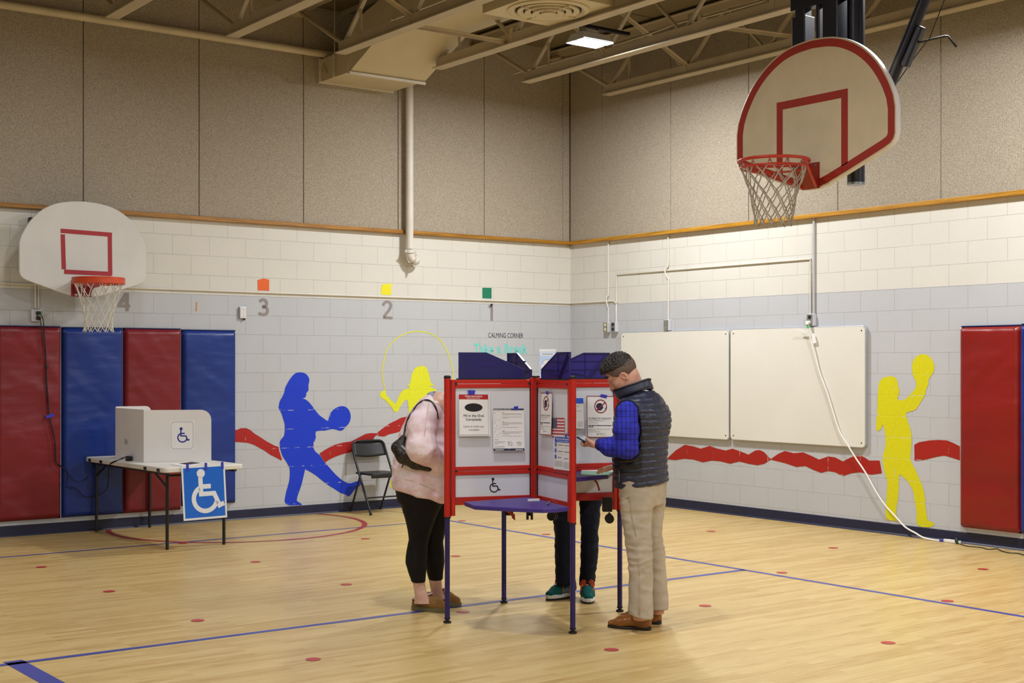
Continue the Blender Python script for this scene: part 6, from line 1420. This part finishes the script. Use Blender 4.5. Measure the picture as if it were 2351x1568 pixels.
def wom_body(P):
    d = loft(P, [(r[0], r[1], r[2], max(.03, r[3]-.03), max(.03, r[4]-.03)) for r in wst]); d = smax(d, S2(0, 1085)[2]-P[:, 2], .02); d = smin(d, cone(P, nW0, nW1, .062, .055), .03); d = smin(d, ell(P, hW, (.105, .078, .095)), .03); d = smin(d, ell(P, hW+np.array([.06, -.02, -.07]), (.06, .055, .06)), .03)
    for L_ in (wlegN, wlegF): d = smin(d, loft(P, [(r[0], r[1], r[2], r[3]-.012, r[4]-.012) for r in L_]), .02)
    d = smin(smin(d, loft(P, ankN), .012), loft(P, ankF), .012)
    for A_, R_ in ((armW, rW), (armW2, rW2)):
        d = smin(d, chain(P, A_, [r-.02 for r in R_], .02), .03); w = A_[4]; dr = (A_[4]-A_[3])/nrm(A_[4]-A_[3]); d = smin(d, chain(P, [w, w+dr*.05, w+dr*.09-up*.012], [.026, .036, .030], .01, (up, .55)), .01)
        sd_ = np.cross(up, dr); sd_ /= nrm(sd_)
        for b, L_ in ((-.027, .05), (-.009, .06), (.010, .056), (.027, .045)): d = smin(d, chain(P, [w+dr*.09+sd_*b-up*.012, w+dr*(.09+L_*.55)+sd_*b-up*.016, w+dr*(.09+L_)+sd_*b-up*.030], [.0095, .009, .0075], .004), .005)
        d = smin(d, chain(P, [w+dr*.03+sd_*.03, w+dr*.075+sd_*.05-up*.01], [.013, .010], .004), .008)
    return d
bw_ = W(np.array([S2(975, 1400)[0], YW, 0.0]))
wom = sdf_obj('person', wom_body, np.array([-.86, YW-.40, .05]), np.array([-.08, YW+.42, 1.62]), .0085, M_skin2, loc=bw_, relax=2)
tag(wom, 'person in a pink tie-dye sweatshirt and black leggings leaning into the voting booth', 'person')
def hairW(P):
    d = smax(ell(P, hW, (.118, .092, .106)), plane(P, hW+np.array([.03, 0, -.02]), np.array([.7, -.0, -.75])), .01); return smin(d, ell(P, S2(1040, 903), (.05, .05, .030)), .02)
sdf_obj('hair', hairW, hW-np.array([.2, .13, .14]), hW+np.array([.16, .13, .14]), .006, M_hair, wom, lambda p: .003*ridge(p, 60, 20, 60))
swt = sdf_obj('pink_sweatshirt', sweat, np.array([-.86, YW-.40, .70]), np.array([-.16, YW+.38, 1.49]), .0070, M_pink, wom, sw_fold)
cb2 = MB(); rg = []
for (u, v, hu, hv, lat) in ((998.5, 926, 15, 22, .100), (1005, 923, 15, 22, .094), (1011, 920.5, 14.5, 21.5, .086)):
    c = S2(u, v); mv = np.array([hu*YW/FPX, -.02, -hv*YW/FPX]); sv = np.array([.02, lat, 0]); rg.append([W(c+mv*math.cos(2*PI*i/36)+sv*math.sin(2*PI*i/36)) for i in range(36)])
for j in range(2):
    for i in range(36): cb2.face([rg[j][i], rg[j][(i+1) % 36], rg[j+1][(i+1) % 36], rg[j+1][i]])
ho = cb2.build('hood_collar', M_hood, swt, smooth=60, fixn=False); ho.modifiers.new('w', 'WELD').merge_threshold = .0005; sm = ho.modifiers.new('t', 'SOLIDIFY'); sm.thickness = .012; sm.offset = 0
hs = MB()
for q in ([(905, 1106), (930, 1101), (965, 1111), (1000, 1127), (1023, 1135)], [(984, 925), (981, 950), (976, 985), (974, 1000)]):
    hs.tube(smoothpts([W(surf(sweat, u, v, YW-.6, off=.013)) for u, v in q], 4), .0022, 5)
hs.build('stitched_seam', M_fleece, swt)
sdf_obj('black_leggings', leggings, np.array([-.86, YW-.30, .15]), np.array([-.25, YW+.34, .94]), .0065, M_leg, wom, lambda p: .002*nz(p, 18, 18, 24))
def slipper(fr):
    L = fr[3]
    def up_(P):
        q = loc_(P, fr); T = lambda a, s, z: (a*L, s, z)
        d = cone(q, T(.62, 0, .046), T(.84, 0, .038), .046, .036, ((0, 0, 1), .85)); d = smin(d, cone(q, T(.36, 0, .068), T(.62, 0, .05), .048, .047), .03); d = smin(d, cone(q, T(.15, 0, .045), T(.36, 0, .06), .038, .046), .02)
        d = smax(d, .026-q[:, 2], .004); lim = np.interp(q[:, 0]/L, [0, .12, .30, .50, .60], [.070, .070, .080, .108, .2]); d = smax(d, q[:, 2]-lim, .005)
        return d
    c = fr[0]+fr[1]*L*.5; sh_ = sdf_obj('suede_slipper', up_, c-np.array([.19, .19, 0]), c+np.array([.19, .19, .16]), .004, M_suede, wom)
    mb = sole_mb(fr, soleprof(.040, .050), .0, .030); mb.build('sole', M_slsole, sh_, smooth=30, bevel=.004)
    tk = [(.03, .0, .070), (.07, .024, .071), (.16, .035, .074), (.28, .040, .082), (.40, .036, .096), (.50, .020, .108), (.53, .0, .111)]
    lp = [fr[0]+fr[1]*(a*L)+fr[2]*s+up*z for a, s, z in tk]; lp2 = [fr[0]+fr[1]*(a*L)-fr[2]*s+up*z for a, s, z in tk[1:-1]][::-1]
    ring_ = [W(p) for p in lp+lp2]; MB().tube(smoothpts(ring_, 3, True), .0052, 8, closed=True).build('trim', M_sltrim, sh_, smooth=60); MB().tube(smoothpts([p+Z*.006 for p in ring_], 3, True), .0048, 8, closed=True).build('fleece_edge', M_fleece, sh_, smooth=60)
wd = np.array([.935, -.355]); hN = np.array([-.672, 9.045]); tF = np.array([-.345, 9.155]); slipper(footframe(hN+wd*.275, hN)); slipper(footframe(tF, tF-wd*.275))
# shoulder bag
bagp = [S2(926, 1006, -.225), S2(914, 1028, -.235), S2(928, 1046, -.25), S2(955, 1060, -.25), S2(984, 1074, -.235)]; bagr = [.022, .040, .052, .048, .026]
bagf = lambda P: chain(P, bagp, bagr, .03, ((0, 1, 0), .62))
bag = thing('shoulder_bag', 'dark brown patterned shoulder bag with tan tag hanging under the pink sleeve', 'bag', W(bagp[2]))
sdf_obj('body', bagf, np.array([-.84, YW-.34, .88]), np.array([-.5, YW-.12, 1.2]), .005, M_bag, bag)
sp_ = [(927, 1000), (931, 978), (938, 958), (950, 939), (964, 924), (978, 918), (991, 922), (999, 933), (1003.5, 946), (1006, 962)]
strapp = [W(surf(lambda P: np.minimum(sweat(P), bagf(P)), u, v, YW-.6, off=.009)) for u, v in sp_]
MB().tube(smoothpts(strapp, 4), .0055, 6).build('strap', M_strapb, bag, smooth=60)
bs_ = lambda u, v, o=.012: W(surf(bagf, u, v, YW-.6, off=o))
tg = [bs_(919, 1016), bs_(933, 1021), bs_(929, 1038), bs_(915, 1033)]
MB().prism(tg, Vector((FX[0], FX[1], 0))*-.004).build('leather_tag', M_tagl, bag, bevel=.001); lgm = MB(); cgm = (tg[0]+tg[2])/2-Vector((FX[0], FX[1], 0))*.005
lgm.bar(cgm+Vector((-RX[0], -RX[1], 0))*.005-Z*.006, cgm+Vector((RX[0], RX[1], 0))*.005+Z*.006, .001, .002, up=(FX[0], FX[1], 0)).bar(cgm+Vector((RX[0], RX[1], 0))*.005-Z*.006, cgm-Vector((RX[0], RX[1], 0))*.005+Z*.006, .001, .002, up=(FX[0], FX[1], 0)); lgm.build('tag_mark', M_seamd, bag)
MB().ball(bs_(914, 1022, .012), .015, 10).build('pompom', M_pom, bag, smooth=60)
MB().tube([bs_(926, 1062, .004)-Z*.0, bs_(925, 1068, .02), bs_(923, 1074, .03)], .004, 6).build('strap_end', M_strapb, bag)
MB().tube(smoothpts([bs_(906, 1046, .004), bs_(922, 1058, .004), bs_(948, 1071, .004), bs_(976, 1081, .004)], 4), .004, 6).build('edge_piping', M_tagl, bag, smooth=60)
# =============================================== person behind the booth
YT = 9.47; S3 = lambda u, v, d=0.0: K(u, v, YT+d)
tl = stn([(1085, 1266, 1326, .10), (1150, 1268, 1319, .095), (1200, 1271, 1316, .088), (1226, 1274, 1313, .084), (1259, 1274.5, 1312, .080), (1300, 1275.5, 1311, .074), (1342, 1277.5, 1310.5, .068)], YT)
t2 = stn([(1085, 1322, 1385, .10), (1152, 1330.5, 1381.5, .095), (1188, 1333, 1375.5, .088), (1219, 1335, 1373.5, .084), (1259, 1334, 1373, .080), (1300, 1333.5, 1369, .074), (1345, 1331, 1363.5, .068)], YT)
tt = stn([(1140, 1270, 1384, .13), (1060, 1272, 1382, .135), (1000, 1270, 1384, .14), (950, 1270, 1386, .145), (925, 1278, 1380, .14), (908, 1296, 1366, .11), (898, 1310, 1354, .07)], YT)
def jeans(P): return smin(smin(loft(P, tl, 0, 2.2), loft(P, t2, 0, 2.2), .012), loft(P, stn([(1125, 1270, 1382, .12), (1100, 1268, 1384, .13), (1066, 1268, 1384, .13)], YT), 0, 2.2), .03)
hT = S3(1336, 866, -.05)
aT = [[S3(1280, 935), S3(1268, 1000, -.05), S3(1290, 1058, -.22)], [S3(1376, 935), S3(1390, 1000, -.05), S3(1366, 1058, -.22)]]
def third_body(P):
    d = loft(P, [(r[0], r[1], r[2], max(.03, r[3]-.03), max(.03, r[4]-.03)) for r in tt]); d = smin(d, cone(P, S3(1332, 910), hT, .06, .055), .03); d = smin(d, ell(P, hT, (.078, .098, .108)), .03); d = smin(d, ell(P, hT+np.array([0, -.05, -.06]), (.055, .05, .06)), .03); d = smin(d, ell(P, hT+np.array([0, -.105, -.03]), (.012, .02, .02)), .012)
    for L_ in (tl, t2): d = smin(d, loft(P, [(r[0], r[1], r[2], r[3]-.02, r[4]-.02) for r in L_]), .02)
    for a in aT:
        d = smin(d, chain(P, a, [.045, .04, .028], .02), .03); w = a[2]; d = smin(d, chain(P, [w, w+np.array([0, -.05, -.005])], [.03, .032], .01, (up, .55)), .01)
        for b in (-.026, -.009, .009, .026): d = smin(d, chain(P, [w+np.array([b, -.07, -.005]), w+np.array([b, -.105, -.004]), w+np.array([b, -.125, -.018])], [.0095, .009, .0075], .004), .006)
    return d
bt_ = W(np.array([S3(1320, 1380)[0], YT, 0.0]))
tp = sdf_obj('person', third_body, np.array([.22, YT-.38, .10]), np.array([.76, YT+.2, 1.68]), .0095, M_skin, loc=bt_)
tag(tp, 'person mostly hidden behind the booth, only dark jeans and teal sneakers showing', 'person')
sdf_obj('jacket', lambda P: smin(smin(loft(P, tt), chain(P, aT[0], [.066, .06, .042], .02), .03), chain(P, aT[1], [.066, .06, .042], .02), .03), np.array([.2, YT-.32, .66]), np.array([.78, YT+.2, 1.46]), .009, M_dkcloth, tp)
sdf_obj('hair', lambda P: smax(ell(P, hT+np.array([0, .008, .006]), (.088, .108, .116)), plane(P, hT+np.array([0, -.06, .01]), np.array([0, -.8, -.6])), .01), hT-.14, hT+.14, .007, M_hair, tp)
sdf_obj('jeans', jeans, np.array([.22, YT-.16, .08]), np.array([.74, YT+.16, .96]), .0060, M_jean, tp, lambda p: .0055*ridge(p, 9, 9, 22, 5)+.003*nz(p, 15, 15, 20))
def sneaker(fr):
    L = fr[3]
    def up_(P):
        q = loc_(P, fr); T = lambda a, s, z: (a*L, s, z)
        d = cone(q, T(.66, 0, .048), T(.88, 0, .040), .043, .032, ((0, 0, 1), .85)); d = smin(d, cone(q, T(.34, 0, .078), T(.66, 0, .054), .040, .044), .03); d = smin(d, cone(q, T(.20, 0, .07), T(.24, 0, .115), .042, .040), .02); d = smin(d, cone(q, T(.13, 0, .06), T(.12, 0, .10), .036, .032), .02)
        return smax(d, .032-q[:, 2], .004)
    c = fr[0]+fr[1]*L*.5; sh_ = sdf_obj('sneaker', up_, c-np.array([.2, .2, 0]), c+np.array([.2, .2, .18]), .004, M_tealk, tp)
    sole_mb(fr, soleprof(.040, .050), .012, .040).build('midsole', M_midsole, sh_, smooth=30, bevel=.005); sole_mb(fr, [(a*.97+.02, b*.97) for a, b in soleprof(.040, .050)], .0, .014).build('outsole', M_sole, sh_, smooth=30)
    X_ = lambda a, s, z: W(fr[0]+fr[1]*(a*L)+fr[2]*s+up*z)
    gp_ = MB()
    for sg_ in (-1, 1):
        gp_ = MB()
        for i in range(5): gp_.bar(X_(.28+.055*i, sg_*(.043+.002*i), .045), X_(.33+.052*i, sg_*.040, .092-.006*i), .008, .006)
        gp_.build('side_stripe', M_greyst, sh_)
    lc = MB()
    for i in range(5):
        a, z = .40+.062*i, .121-.0105*i; sgn = 1 if i % 2 else -1
        lc.tube([X_(a, -.028, z-.016), X_(a+.012*sgn, 0, z+.002), X_(a, .028, z-.016)], .0034, 6).tube([X_(a, .028, z-.016), X_(a+.03, 0, z), X_(a+.06, -.028, z-.024)], .0034, 6)
    for sg_ in (-1, 1):
        lc.tube(smoothpts([X_(.42, 0, .127), X_(.46, sg_*.025, .142), X_(.52, sg_*.048, .122), X_(.52, sg_*.040, .098), X_(.44, sg_*.012, .124)], 4), .0032, 6); lc.tube(smoothpts([X_(.43, 0, .128), X_(.50, sg_*.028, .128), X_(.58, sg_*.046, .085), X_(.60, sg_*.050, .045)], 4), .0032, 6)
    lc.build('lace', M_lace, sh_, smooth=60)
sneaker(footframe((.240, 9.385), (.447, 9.575))); sneaker(footframe((.527, 9.245), (.522, 9.525)))
# ------------------------------------------------------------------ lamps, camera, view
def area(name, loc, sx, sy, power, col=(1, .97, .92)):
    l = bpy.data.lights.new(name, 'AREA'); l.shape = 'RECTANGLE'; l.size = sx; l.size_y = sy; l.energy = power; l.color = col
    o = bpy.data.objects.new(name, l); C.objects.link(o); o.location = loc; return o
LW = {}
for i, x in enumerate((-2.04, -6.4, -10.8)):
    for j, y in enumerate((-2.815, -7.2, -11.6, -16.0)):
        area('lamp', (x, y, 4.835 if (i, j) == (0, 0) else 4.90), .39, .28, LAMP[(i, j)] if (i, j) in LAMP else 150, (.985, .99, 1.0))
w = bpy.data.worlds.new('room_air'); bpy.context.scene.world = w; w.use_nodes = True
w.node_tree.nodes['Background'].inputs[0].default_value = (.9, .93, 1, 1); w.node_tree.nodes['Background'].inputs[1].default_value = .02
cd_ = bpy.data.cameras.new('camera'); cam = bpy.data.objects.new('camera', cd_); C.objects.link(cam)
cd_.sensor_width = 36; cd_.lens = FPX/2351*36; cd_.shift_y = (CY-784)/2351; cd_.clip_end = 100; cd_.clip_start = .05
cam.location = CAM
R_, U_, B_ = Vector((RX[0], RX[1], 0)), Vector((0, 0, 1)), Vector((-FX[0], -FX[1], 0))
m = Matrix((R_, U_, B_)).transposed(); cam.rotation_euler = m.to_euler()
sc = bpy.context.scene; sc.camera = cam
sc.view_settings.view_transform = 'Standard'; sc.view_settings.look = 'None'; sc.view_settings.exposure = EXPO; sc.view_settings.gamma = 1
sc.view_settings.use_curve_mapping = False
sc.cycles.use_denoising = True; sc.cycles.max_bounces = 8; sc.cycles.diffuse_bounces = 5; sc.cycles.sample_clamp_indirect = 8
